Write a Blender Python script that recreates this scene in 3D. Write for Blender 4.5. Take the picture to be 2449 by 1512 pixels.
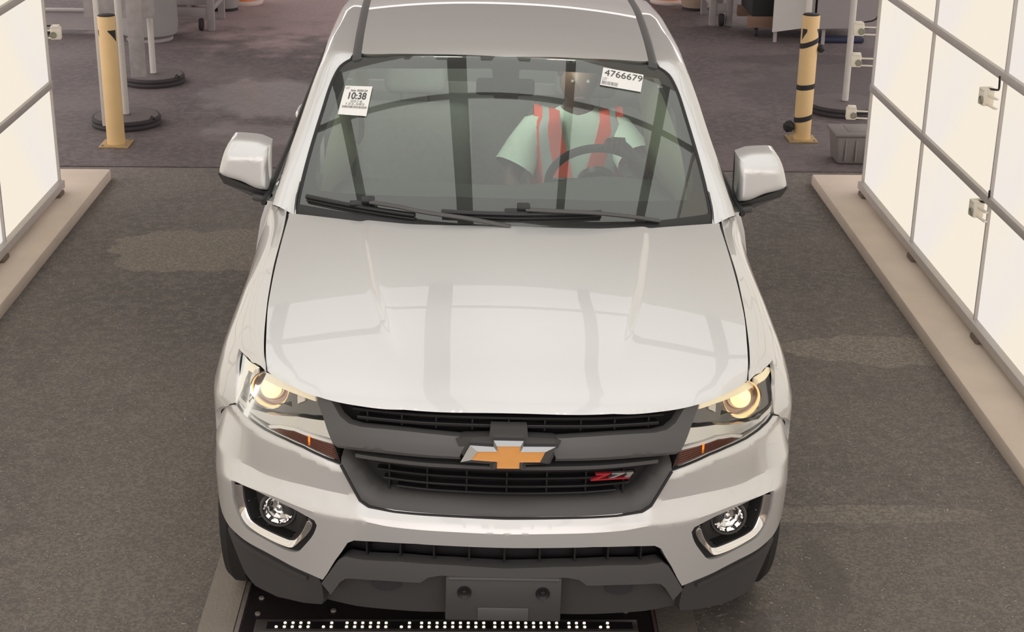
import bpy, bmesh, math, random
import numpy as np
from mathutils import Vector, Matrix
from mathutils.geometry import delaunay_2d_cdt
random.seed(7)
for o in list(bpy.data.objects): bpy.data.objects.remove(o, do_unlink=True)
SC = bpy.context.scene; COL = SC.collection
# ---------------------------------------------------------------- camera
ROLL = math.radians(1.0)                      # the pickup leans one degree towards its driver
TRUCK = Matrix.Rotation(ROLL, 4, 'Y')
def camera():
    p, y, r = (math.radians(a) for a in (20.986, -1.7478, -1.8774))
    right = Vector((math.cos(y), math.sin(y), 0)); f0 = Vector((-math.sin(y), math.cos(y), 0)); up = Vector((0, 0, 1))
    fwd = f0*math.cos(p)-up*math.sin(p); dn = -(f0*math.sin(p)+up*math.cos(p))
    rr = right*math.cos(r)+dn*math.sin(r); dd = -right*math.sin(r)+dn*math.cos(r)
    m = Matrix((rr, -dd, -fwd)).transposed().to_4x4(); m.translation = Vector((-.1236, -3.9383, 2.8205))
    c = bpy.data.cameras.new('camera'); o = bpy.data.objects.new('camera', c); COL.objects.link(o)
    o.matrix_world = TRUCK @ m; c.sensor_width = 36; c.lens = 36*3750/2449; c.clip_start = .05; c.clip_end = 200
    SC.camera = o
camera()
# ---------------------------------------------------------------- world and exposure
W = bpy.data.worlds.new('overcast_sky'); SC.world = W; W.use_nodes = True
W.node_tree.nodes['Background'].inputs[0].default_value = (1.0, .92, .90, 1); W.node_tree.nodes['Background'].inputs[1].default_value = 1.75
SC.view_settings.view_transform = 'Standard'; SC.view_settings.look = 'None'; SC.view_settings.gamma = 1; SC.view_settings.exposure = .18
WALL_EMIT = .825; CEIL_EMIT = 1.13
# ---------------------------------------------------------------- materials
MATS = {}
def mat(name, col, rough=.5, metal=0., coat=0., emit=None, estr=0., noise=0., nscale=8., bump=0., bscale=60., ior=1.5, spec=.5, detail=6., rvar=0.):
    if name in MATS: return MATS[name]
    m = bpy.data.materials.new(name); m.use_nodes = True; nt = m.node_tree; b = nt.nodes['Principled BSDF']
    b.inputs['Base Color'].default_value = (*col, 1); b.inputs['Roughness'].default_value = rough; b.inputs['Metallic'].default_value = metal
    b.inputs['Coat Weight'].default_value = coat; b.inputs['Coat Roughness'].default_value = .02; b.inputs['IOR'].default_value = ior
    b.inputs['Specular IOR Level'].default_value = spec
    if emit: b.inputs['Emission Color'].default_value = (*emit, 1); b.inputs['Emission Strength'].default_value = estr
    if noise or bump or rvar:
        tc = nt.nodes.new('ShaderNodeTexCoord'); n = nt.nodes.new('ShaderNodeTexNoise'); n.inputs['Scale'].default_value = nscale; n.inputs['Detail'].default_value = detail
        nt.links.new(tc.outputs['Object'], n.inputs['Vector'])
        if noise:
            mx = nt.nodes.new('ShaderNodeMix'); mx.data_type = 'RGBA'
            mx.inputs[6].default_value = (*[max(0, c*(1-noise)) for c in col], 1); mx.inputs[7].default_value = (*[min(1, c*(1+noise)) for c in col], 1)
            nt.links.new(n.outputs['Fac'], mx.inputs[0]); nt.links.new(mx.outputs[2], b.inputs['Base Color'])
        if rvar:
            mr = nt.nodes.new('ShaderNodeMapRange'); mr.inputs[3].default_value = max(0, rough-rvar); mr.inputs[4].default_value = min(1, rough+rvar)
            nt.links.new(n.outputs['Fac'], mr.inputs[0]); nt.links.new(mr.outputs[0], b.inputs['Roughness'])
        if bump:
            n2 = nt.nodes.new('ShaderNodeTexNoise'); n2.inputs['Scale'].default_value = bscale; n2.inputs['Detail'].default_value = 4
            nt.links.new(tc.outputs['Object'], n2.inputs['Vector'])
            bp = nt.nodes.new('ShaderNodeBump'); bp.inputs['Strength'].default_value = bump; bp.inputs['Distance'].default_value = .01
            nt.links.new(n2.outputs['Fac'], bp.inputs['Height']); nt.links.new(bp.outputs[0], b.inputs['Normal'])
    MATS[name] = m; return m
def glassmat(name, tint, ior=1.5, rough=0., haze=0.):
    """thin pane: Fresnel reflection over tinted see-through, with a little dust"""
    if name in MATS: return MATS[name]
    m = bpy.data.materials.new(name); m.use_nodes = True; nt = m.node_tree; nt.nodes.clear()
    out = nt.nodes.new('ShaderNodeOutputMaterial'); fr = nt.nodes.new('ShaderNodeFresnel'); fr.inputs['IOR'].default_value = ior
    tr = nt.nodes.new('ShaderNodeBsdfTransparent'); tr.inputs[0].default_value = (*tint, 1)
    gl = nt.nodes.new('ShaderNodeBsdfGlossy'); gl.inputs['Roughness'].default_value = rough; gl.inputs[0].default_value = (.97, 1, .98, 1)
    df = nt.nodes.new('ShaderNodeBsdfDiffuse'); df.inputs[0].default_value = (.6, .6, .58, 1)
    m1 = nt.nodes.new('ShaderNodeMixShader'); m1.inputs[0].default_value = haze
    m2 = nt.nodes.new('ShaderNodeMixShader')
    nt.links.new(tr.outputs[0], m1.inputs[1]); nt.links.new(df.outputs[0], m1.inputs[2])
    nt.links.new(fr.outputs[0], m2.inputs[0]); nt.links.new(m1.outputs[0], m2.inputs[1]); nt.links.new(gl.outputs[0], m2.inputs[2]); nt.links.new(m2.outputs[0], out.inputs[0])
    MATS[name] = m; return m
def emitmat(name, col, s):
    if name in MATS: return MATS[name]
    m = bpy.data.materials.new(name); m.use_nodes = True; nt = m.node_tree; nt.nodes.clear()
    out = nt.nodes.new('ShaderNodeOutputMaterial'); e = nt.nodes.new('ShaderNodeEmission'); e.inputs[0].default_value = (*col, 1); e.inputs[1].default_value = s
    nt.links.new(e.outputs[0], out.inputs[0]); MATS[name] = m; return m
PAINT = mat('silver_metallic_paint', (.70, .695, .68), .36, .50, 1.0, ior=1.5)
DARK = mat('dark_grey_plastic', (.060, .058, .057), .42, bump=.05, bscale=900)
MID = mat('charcoal_plastic', (.085, .083, .081), .38, bump=.04, bscale=900)
BLACK = mat('black_plastic', (.010, .009, .010), .45)
SEAL = mat('black_rubber', (.015, .015, .015), .6)
CHROME = mat('chrome', (.88, .87, .86), .06, 1.)
SATIN = mat('satin_reflector', (.72, .71, .69), .22, 1.)
# ---------------------------------------------------------------- mesh helpers
def put(name, me, m=None, parent=None, smooth=35, loc=None):
    if m is not None: me.materials.append(m)
    if smooth:
        me.polygons.foreach_set('use_smooth', [True]*len(me.polygons)); me.set_sharp_from_angle(angle=math.radians(smooth))
    o = bpy.data.objects.new(name, me); COL.objects.link(o); o.parent = parent
    if loc is not None: o.location = loc
    return o
def mesh(name, V, F, m, parent=None, smooth=35, loc=None):
    me = bpy.data.meshes.new(name); me.from_pydata([tuple(map(float, v)) for v in V], [], [tuple(map(int, f)) for f in F]); me.update()
    return put(name, me, m, parent, smooth, loc)
def bmobj(name, bm, m, parent=None, smooth=35, loc=None):
    me = bpy.data.meshes.new(name); bmesh.ops.recalc_face_normals(bm, faces=bm.faces); bm.to_mesh(me); bm.free(); return put(name, me, m, parent, smooth, loc)
def thing(name, label, cat, loc=(0, 0, 0), group=None, rz=0, mw=None):
    o = bpy.data.objects.new(name, None); COL.objects.link(o); o.empty_display_size = .1
    if mw is not None: o.matrix_world = mw
    else: o.location = loc; o.rotation_euler = (0, 0, rz)
    o['label'] = label; o['category'] = cat
    if group: o['group'] = group
    return o
def tag(o, label, cat, group=None):
    o['label'] = label; o['category'] = cat
    if group: o['group'] = group
    return o
def struct(o): o['kind'] = 'structure'; return o
def bbox(bm, c, s, bev=0., seg=2, rot=None):
    r = bmesh.ops.create_cube(bm, size=1.); vs = r['verts']
    for v in vs: v.co = Vector((v.co.x*s[0], v.co.y*s[1], v.co.z*s[2]))
    if bev:
        es = list({e for v in vs for e in v.link_edges}); q = bmesh.ops.bevel(bm, geom=es, offset=bev, segments=seg, affect='EDGES', profile=.5)
        vs = list({v for f in q['faces'] for v in f.verts} | {v for v in vs if v.is_valid})
    if rot is not None: bmesh.ops.rotate(bm, verts=vs, cent=(0, 0, 0), matrix=rot)
    bmesh.ops.translate(bm, verts=vs, vec=Vector(c)); return vs
def box(name, c, s, m, parent=None, bev=0., rot=None, smooth=35, seg=2):
    bm = bmesh.new(); bbox(bm, (0, 0, 0), s, bev, seg, rot); return bmobj(name, bm, m, parent, smooth, c)
def frame_to(axis):
    a = Vector(axis).normalized(); t = Vector((0, 0, 1)) if abs(a.z) < .9 else Vector((1, 0, 0)); u = t.cross(a).normalized(); return u, a.cross(u), a
def lathe(name, prof, m, parent=None, c=(0, 0, 0), axis=(0, 0, 1), n=32, smooth=35, squash=1., cap=True):
    u, v, a = frame_to(axis); V = []; F = []
    for r, h in prof:
        for k in range(n):
            t = 2*math.pi*k/n; V.append(u*(r*math.cos(t))+v*(r*math.sin(t)*squash)+a*h)
    for i in range(len(prof)-1):
        for k in range(n): F.append((i*n+k, i*n+(k+1) % n, (i+1)*n+(k+1) % n, (i+1)*n+k))
    if cap and prof[0][0] > 1e-6: F.append(tuple(range(n-1, -1, -1)))
    if cap and prof[-1][0] > 1e-6: F.append(tuple((len(prof)-1)*n+k for k in range(n)))
    return mesh(name, V, F, m, parent, smooth, c)
def tube(name, pts, r, m, parent=None, n=10, cap=True, flat=1., smooth=40):
    P = [Vector(p) for p in pts]; rs = r if hasattr(r, '__len__') else [r]*len(P); V = []; F = []; ref = None
    for i, p in enumerate(P):
        d = (P[min(i+1, len(P)-1)]-P[max(i-1, 0)]).normalized()
        if ref is None: ref, _, _ = frame_to(d)
        u = (ref-d*ref.dot(d)).normalized(); ref = u; w = d.cross(u)
        for k in range(n): t = 2*math.pi*k/n; V.append(p+u*(rs[i]*math.cos(t))+w*(rs[i]*flat*math.sin(t)))
    for i in range(len(P)-1):
        for k in range(n): F.append((i*n+k, i*n+(k+1) % n, (i+1)*n+(k+1) % n, (i+1)*n+k))
    if cap: F += [tuple(range(n-1, -1, -1)), tuple((len(P)-1)*n+k for k in range(n))]
    return mesh(name, V, F, m, parent, smooth)
def smoothpath(pts, k=8):
    P = np.array(pts, float); s = np.concatenate([[0], np.cumsum(np.linalg.norm(np.diff(P, axis=0), axis=1))]); f = [pchip(s, P[:, i]) for i in range(P.shape[1])]
    q = np.linspace(0, s[-1], k*(len(P)-1)+1); return np.stack([g(q) for g in f], 1)
def loft(rows):
    """quads between rows of equal length"""
    n = len(rows[0]); V = [p for r in rows for p in r]; F = []
    for i in range(len(rows)-1):
        for k in range(n-1): F.append((i*n+k, i*n+k+1, (i+1)*n+k+1, (i+1)*n+k))
    return V, F
def dens(poly, step, closed=True):
    P = np.asarray(poly, float); out = []
    for i in range(len(P) if closed else len(P)-1):
        a, b = P[i], P[(i+1) % len(P)]; k = max(1, int(np.ceil(np.linalg.norm(b-a)/step)))
        out += [a+(b-a)*j/k for j in range(k)]
    if not closed: out.append(P[-1])
    return np.array(out)
def inside(poly, pts):
    x, y = pts[:, 0], pts[:, 1]; c = np.zeros(len(pts), bool); n = len(poly); j = n-1
    for i in range(n):
        xi, yi = poly[i]; xj, yj = poly[j]
        if yi != yj: c ^= ((yi > y) != (yj > y)) & (x < (xj-xi)*(y-yi)/(yj-yi)+xi)
        j = i
    return c
def tri2d(outer, holes=(), lines=(), step=.02):
    loops = [dens(outer, step)]+[dens(h, step) for h in holes]; segs = [dens(l, step, False) for l in lines]
    pts = []; edges = []
    for L in loops:
        b = len(pts); pts += list(L); edges += [(b+i, b+(i+1) % len(L)) for i in range(len(L))]
    bnd = np.array(pts)
    for L in segs:
        b = len(pts); pts += list(L); edges += [(b+i, b+i+1) for i in range(len(L)-1)]
    allb = np.array(pts); lo, hi = bnd.min(0), bnd.max(0)
    g = []
    ys = np.arange(lo[1]+step*.5, hi[1], step*.87)
    for i, yv in enumerate(ys):
        xs = np.arange(lo[0]+(step*.5 if i % 2 else 0), hi[0], step); g.append(np.stack([xs, np.full(len(xs), yv)], 1))
    if g:
        g = np.concatenate(g); ok = inside(loops[0], g)
        for h in loops[1:]: ok &= ~inside(h, g)
        g = g[ok]
        if len(g):
            keep = np.ones(len(g), bool)
            for a in range(0, len(g), 2000):
                d = ((g[a:a+2000, None]-allb[None])**2).sum(-1).min(1); keep[a:a+2000] = d > (.45*step)**2
            pts += list(g[keep])
    v, e, f, ov, oe, of = delaunay_2d_cdt([Vector((float(p[0]), float(p[1]))) for p in pts], edges, [], 0, 1e-7)
    v = np.array([(q.x, q.y) for q in v]); f = np.array([t for t in f if len(t) == 3])
    c = v[f].mean(1); ok = inside(loops[0], c)
    for h in loops[1:]: ok &= ~inside(h, c)
    return v, f[ok]
def patch(fn, outer, holes=(), lines=(), step=.02, rim=None, flip=False):
    """sheet fn(u,v) over a polygon; rim(u,v) gives the turned-in edge"""
    uv, f = tri2d(outer, holes, lines, step); P = np.asarray(fn(uv[:, 0], uv[:, 1])); F = [tuple(t) for t in f]
    if rim is not None:
        cnt = {}
        for t in F:
            for a, b in ((t[0], t[1]), (t[1], t[2]), (t[2], t[0])): cnt[(a, b)] = cnt.get((a, b), 0)+1
        be = [(a, b) for (a, b) in cnt if (b, a) not in cnt]; ids = sorted({i for e in be for i in e}); mp = {i: len(P)+k for k, i in enumerate(ids)}
        Q = np.asarray(rim(uv[ids, 0], uv[ids, 1])); P = np.concatenate([P, Q]); F += [(b, a, mp[a], mp[b]) for a, b in be]
    if flip: F = [tuple(reversed(t)) for t in F]
    return P, F
MIR = np.array([-1., 1, 1])
def pobj(name, PF, m, parent=None, smooth=35): return mesh(name, PF[0], PF[1], m, parent, smooth)
def pair(name, PF, m, parents, smooth=35):
    """the same part on the right (x>0) and mirrored on the left"""
    a = mesh(name, PF[0], PF[1], m, parents[0], smooth); b = mesh(name, np.asarray(PF[0])*MIR, [tuple(reversed(t)) for t in PF[1]], m, parents[1], smooth); return a, b
def sym(half):
    """closed symmetric outline from its right half, listed centre to centre"""
    h = [list(p) for p in half]; h[0][0] = 0; h[-1][0] = 0
    return h+[[-p[0], p[1]] for p in reversed(h[1:-1])]
def on(d, off=0.):
    """point function on the nose skin at depth profile d"""
    return lambda s, z: skin(s, z, (d(s, z) if callable(d) else d)+off)
def mtext(txt, size=1., italic=0., bold=0.):
    c = bpy.data.curves.new('t', 'FONT'); c.body = txt; c.size = size; c.shear = italic; c.offset = bold
    o = bpy.data.objects.new('t', c); COL.objects.link(o); dg = bpy.context.evaluated_depsgraph_get(); me = o.evaluated_get(dg).to_mesh()
    V = np.array([v.co[:2] for v in me.vertices]); F = [tuple(p.vertices) for p in me.polygons]; o.to_mesh_clear(); bpy.data.objects.remove(o); bpy.data.curves.remove(c)
    if len(V): V = (V-V.min(0))/np.maximum(V.max(0)-V.min(0), 1e-6)
    return V, F
# ---------------------------------------------------------------- surfaces of the pickup body (metres, truck frame)
def pchip(xs, ys):
    xs = np.asarray(xs, float); ys = np.asarray(ys, float); h = np.diff(xs); dl = np.diff(ys)/h
    m = np.zeros_like(ys)
    for i in range(1, len(xs)-1):
        if dl[i-1]*dl[i] > 0:
            w1 = 2*h[i]+h[i-1]; w2 = h[i]+2*h[i-1]
            m[i] = (w1+w2)/(w1/dl[i-1]+w2/dl[i])
    m[0] = dl[0]; m[-1] = dl[-1]
    def f(x):
        x = np.asarray(x, float); i = np.clip(np.searchsorted(xs, x)-1, 0, len(h)-1)
        t = (x-xs[i])/h[i]; tc = np.clip(t, 0, 1)
        a = (1+2*tc)*(1-tc)**2*ys[i]+tc*(1-tc)**2*h[i]*m[i]+tc*tc*(3-2*tc)*ys[i+1]+tc*tc*(tc-1)*h[i]*m[i+1]
        return a+np.where(t < 0, t*h[i]*m[0], 0)+np.where(t > 1, (t-1)*h[i]*m[-1], 0)
    return f
def sstep(a, b, x):
    t = np.clip((np.asarray(x, float)-a)/(b-a), 0, 1); return t*t*(3-2*t)
# plan curve of the nose, wrapping round to the wheel arch
_px = np.array([-.2, 0, .2, .4, .55, .66, .75, .82, .872, .898, .912, .918]); _py = np.array([.042, .035, .042, .075, .125, .185, .260, .335, .41, .48, .57, .70])
_ch = np.concatenate([[0], np.cumsum(np.hypot(np.diff(_px), np.diff(_py)))]); _ch -= _ch[1]
_fx, _fy = pchip(_ch, _px), pchip(_ch, _py)
def plan(s):
    a = np.abs(s); e = 1e-3
    x = _fx(a); y = _fy(a); dx = _fx(a+e)-_fx(a-e); dy = _fy(a+e)-_fy(a-e); l = np.hypot(dx, dy)
    return x, y, dy/l, -dx/l
def skin(s, z, d):
    x, y, nx, ny = plan(s); sg = np.where(np.asarray(s) < 0, -1., 1.)
    return np.stack([sg*(x-nx*d), y-ny*d, np.asarray(z, float)+0*x], -1)
def hood_z(x, y):
    x = np.abs(x)
    ye = np.interp(x, [0, .3, .54, .62, .71, .80], [.083, .095, .14, .18, .265, .45])
    yr = np.maximum(y-ye, -.02)
    z = 1.005+.27*(y-.08)-.07*(y-.08)**2-.042*(x/.72)**2-.032*np.exp(-yr/.03)
    xc = np.interp(y, [.29, .467, .71, 1.01, 1.25], [.298, .352, .405, .4506, .475])
    k = sstep(.28, .6, y)*(1-.3*sstep(.8, 1.2, y))
    return z+.011*k*(1-sstep(0, .030, x-xc))
def hood(x, y): return np.stack([x+0*y, y+0*x, hood_z(x, y)], -1)
def wshield(u, v):
    bx, by, bz = .735*u, 1.08+.25*u*u, 1.20-.012*u*u
    tx, ty, tz = .585*u, 1.94+.10*u*u, 1.615-.03*u*u
    b = .022*4*v*(1-v)
    return np.stack([bx+(tx-bx)*v, by+(ty-by)*v-.45*b, bz+(tz-bz)*v+.9*b], -1)
_zr = pchip([1.90, 1.97, 2.10, 2.4, 2.8, 3.4], [1.595, 1.618, 1.632, 1.648, 1.652, 1.63])
def roof(x, y): return np.stack([x+0*y, y+0*x, _zr(y)-.03*(np.abs(x)/.55)**2.2-.25*np.maximum(np.abs(x)-.6, 0)], -1)

def d_bump(s, z):
    """how far the bumper skin stands back from the plan curve"""
    a = np.abs(s); z1 = _L1(a)+.014*(1-sstep(.36, .50, a)); z3 = _L3(a)
    d1 = .042*(1-.87*sstep(.85, 1.03, a)); d4 = .018-.012*sstep(.7, .9, a)
    out = 0
    for o in (-.004, -.002, 0, .002, .004):
        q = np.where(np.abs(z-z3) < .009, z+o, z); t = (q-z3)/np.maximum(z1-z3, .004)
        up = d1+np.clip((q-z1)/.12, 0, 1)*(.040-d1)
        dn = d4*np.clip((z3-q)/.15, 0, 1.6)
        out = out+np.where(q > z1, up, np.where(q > z3, np.clip(t, 0, 1)*d1, dn))/5
    return out
def d_head(s, z):
    a = np.abs(s); return .043+(.30+.1*sstep(.6, 1, a))*(np.asarray(z)-_L0(a))
_FY = [.25, .40, .47, .55, .70, .90, 1.10, 1.30, 1.45]
_FX = np.array([[.703,.715,.725,.735,.745,.752,.757,.757,.75],[.7245,.748,.768,.785,.800,.812,.820,.820,.80],[.732,.765,.798,.823,.842,.855,.862,.862,.84],
 [.738,.780,.820,.852,.877,.894,.904,.902,.88],[.7466,.795,.838,.870,.895,.915,.928,.923,.90],[.751,.80,.845,.874,.898,.922,.932,.927,.905],
 [.751,.80,.845,.875,.896,.917,.925,.922,.90],[.757,.806,.849,.878,.895,.910,.916,.912,.89],[.787,.824,.856,.880,.894,.906,.913,.910,.89]])
_FZ = np.array([[1.017,1.005,.985,.96,.93,.88,.80,.6,.42],[1.042,1.030,1.005,.970,.93,.88,.80,.6,.42],[1.056,1.042,1.012,.970,.92,.87,.80,.6,.42],[1.072,1.053,1.018,.970,.92,.86,.79,.6,.42],
 [1.10,1.078,1.035,.985,.925,.86,.79,.6,.42],[1.137,1.11,1.055,.995,.935,.865,.79,.6,.42],[1.162,1.13,1.07,1.0,.935,.865,.79,.6,.42],
 [1.19,1.15,1.085,1.01,.94,.87,.80,.6,.42],[1.226,1.18,1.10,1.015,.94,.87,.80,.6,.42]])
_fxs = [pchip(_FY, _FX[:, k]) for k in range(9)]; _fzs = [pchip(_FY, _FZ[:, k]) for k in range(9)]
_ft = np.arange(9.)/8
def fender(y, t):
    y = np.atleast_1d(np.asarray(y, float)); t = np.atleast_1d(np.asarray(t, float)); o = np.zeros((len(y), 3))
    for i in range(len(y)):
        o[i] = pchip(_ft, [f(y[i]) for f in _fxs])(t[i]), y[i], pchip(_ft, [f(y[i]) for f in _fzs])(t[i])
    return o
# measured outlines on the nose, as (distance along the plan curve, height)
DATA = {
 'L1': [(0.0042, 0.6626), (0.2035, 0.6656), (0.3282, 0.6664), (0.4041, 0.6714), (0.4347, 0.6875), (0.5004, 0.6896), (0.5955, 0.6901), (0.7012, 0.6837), (0.8285, 0.6726), (0.959, 0.6798), (0.9967, 0.6885), (1.1, 0.69), (1.2, 0.69)],
 'L3': [(0.0047, 0.6288), (0.2221, 0.6318), (0.3329, 0.6327), (0.4268, 0.6401), (0.4859, 0.6378), (0.546, 0.6375), (0.609, 0.6429), (0.7028, 0.6499), (0.8133, 0.6411), (0.931, 0.6184), (1.05, 0.598), (1.2, 0.585)],
 'L0': [(0, 0.7698), (0.5011, 0.7798), (0.5654, 0.7956), (0.6399, 0.8112), (0.7073, 0.8181), (0.8026, 0.8212), (0.8664, 0.8288), (0.9223, 0.8383), (0.9566, 0.8538), (1.25, 0.8738)],
 'bumper_top': [(0.003, 0.6635), (0.2034, 0.6664), (0.3278, 0.6673), (0.4036, 0.6723), (0.4351, 0.6909), (0.4592, 0.7268), (0.4793, 0.7516), (0.4928, 0.7748), (0.5008, 0.7801), (0.5646, 0.7963), (0.6383, 0.8124), (0.7052, 0.8194), (0.8, 0.8227), (0.8632, 0.8305), (0.9187, 0.8401), (0.9522, 0.8558), (1.0709, 0.8034), (1.3233, 0.6208)],
 'bumper_bot': [(0.92, 0.4395), (0.8675, 0.434), (0.7866, 0.4268), (0.6846, 0.4123), (0.6105, 0.4046), (0.5593, 0.3961), (0.5416, 0.4232), (0.5127, 0.4754), (0.4855, 0.5174), (0.4676, 0.5492), (0.446, 0.5622), (0.3723, 0.5699), (0.2591, 0.5775), (0.0007, 0.5763)],
 'fog_hole': [(0.9234, 0.6198), (0.8973, 0.626), (0.7775, 0.6359), (0.6588, 0.6278), (0.5891, 0.6106), (0.5683, 0.6029), (0.5634, 0.5939), (0.573, 0.5649), (0.6194, 0.4983), (0.6371, 0.4779), (0.6542, 0.4678), (0.6883, 0.4625), (0.8015, 0.4735), (0.8622, 0.4817), (0.8965, 0.507), (0.9201, 0.5523)],
 'fog_chrome_out': [(0.9021, 0.6175), (0.9048, 0.5747), (0.8756, 0.5113), (0.8433, 0.492), (0.7095, 0.4748), (0.6745, 0.4761), (0.639, 0.5027), (0.5807, 0.5923), (0.5924, 0.6053)],
 'fog_chrome_in': [(0.8716, 0.6199), (0.865, 0.5664), (0.8411, 0.5119), (0.7976, 0.5045), (0.6829, 0.5018), (0.6467, 0.5316), (0.6084, 0.6051)],
 'fog_lens': [(0.736, 0.5886), (0.8025, 0.5642), (0.6737, 0.6099), (0.7442, 0.5341)],
 'head_out': [(1.1132, 0.9717), (1.0073, 0.9845), (0.9442, 0.9784), (0.8603, 0.973), (0.7635, 0.9756), (0.6801, 0.9728), (0.614, 0.9647), (0.5997, 0.9396), (0.5664, 0.8898), (0.5336, 0.8363), (0.5018, 0.7816), (0.5659, 0.7951), (0.6405, 0.8107), (0.7081, 0.8175), (0.8036, 0.8206), (0.8675, 0.8282), (0.9234, 0.8377), (0.9581, 0.8531), (0.998, 0.8879), (1.0377, 0.9274), (1.0818, 0.9597)],
 'head_drl': [(1.1132, 0.9717), (1.0073, 0.9845), (0.9442, 0.9784), (0.8603, 0.973), (0.7635, 0.9756), (0.6801, 0.9728), (0.6205, 0.9649), (0.6132, 0.9447), (0.6867, 0.9499), (0.7785, 0.9497), (0.8868, 0.9501), (0.9569, 0.9554), (1.0146, 0.9617), (1.077, 0.9655)],
 'head_proj': [(0.8523, 0.9175), (0.9407, 0.8931), (0.7665, 0.9408), (0.8295, 0.8685), (0.8784, 0.9659)],
 'head_lens': [(0.8552, 0.9277), (0.9055, 0.9142), (0.8082, 0.9403), (0.8425, 0.9017)],
 'head_ref': [(0.7607, 0.9472), (0.6857, 0.9465), (0.616, 0.943), (0.5832, 0.8994), (0.6484, 0.8918), (0.7245, 0.8874)],
 'head_sq': [(0.7137, 0.9443), (0.6763, 0.9448), (0.6719, 0.9277), (0.7017, 0.9144)],
 'head_chrome': [(0.8968, 0.8458), (0.7958, 0.8559), (0.6882, 0.8823), (0.5755, 0.8898), (0.5408, 0.8401), (0.6817, 0.8512), (0.7518, 0.8427), (0.7956, 0.8302), (0.8579, 0.8347)],
 'head_strip': [(0.7961, 0.8313), (0.7438, 0.8473), (0.6807, 0.8538), (0.5369, 0.8406), (0.5331, 0.8328), (0.6803, 0.8455), (0.7407, 0.8384), (0.7844, 0.8262)],
 'head_amber': [(0.7756, 0.8287), (0.6832, 0.8437), (0.5341, 0.8303), (0.5066, 0.7868), (0.5666, 0.7998), (0.6412, 0.8142), (0.7091, 0.8209)],
 'head_fil': [(0.618, 0.8426), (0.622, 0.8167)],
 'gr_upper': [(0.5589, 0.9812), (0.5302, 0.974), (0.4994, 0.9381), (0.4705, 0.9227), (0.4315, 0.9187), (0.3518, 0.9203), (0.2899, 0.9204), (0.2075, 0.918), (0.1248, 0.9136)],
 'gr_inner_edge': [(0.5825, 0.9785), (0.544, 0.9118), (0.5126, 0.8582), (0.4939, 0.7907)],
 'gr_barbot': [(0.5024, 0.8453), (0.3669, 0.8501), (0.1358, 0.8474)],
 'gr_barmid': [(0.4876, 0.8574), (0.3661, 0.8608), (0.1359, 0.858)],
 'gr_frame_out': [(0.4939, 0.7907), (0.4841, 0.7743), (0.4568, 0.7273), (0.4338, 0.6878), (0.4057, 0.6714), (0.3295, 0.6636), (0.204, 0.6642), (0.0009, 0.6614)],
 'gr_frame_in': [(0.471, 0.8229), (0.4417, 0.7733), (0.4085, 0.7375), (0.3771, 0.7207), (0.2879, 0.7164), (0.1644, 0.7141), (0.0007, 0.7119)],
 'gr_slat_up': [(0.443, 0.9521), (0.0054, 0.9571), (0.005, 0.9429)],
 'gr_slats_lo': [(0.0027, 0.8155), (0.0022, 0.8016), (0.0013, 0.7722), (0.0005, 0.7442), (0.0002, 0.7218), (0.11, 0.7923), (0.1049, 0.7972)],
 'skid_out': [(0.5617, 0.385), (0.5011, 0.4807), (0.4803, 0.4962), (0.418, 0.4959), (0.3021, 0.506), (0.1496, 0.5063), (0.0018, 0.5006)],
 'skid_in': [(0.531, 0.3524), (0.4995, 0.4026), (0.481, 0.4199), (0.459, 0.4256), (0.3401, 0.4354), (0.2468, 0.4404), (0.2239, 0.4605), (0.186, 0.4697), (0.0028, 0.4672)],
}
_L0 = pchip(*zip(*DATA['L0'])); _L1 = pchip(*zip(*DATA['L1'])); _L3 = pchip(*zip(*DATA['L3']))
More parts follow.
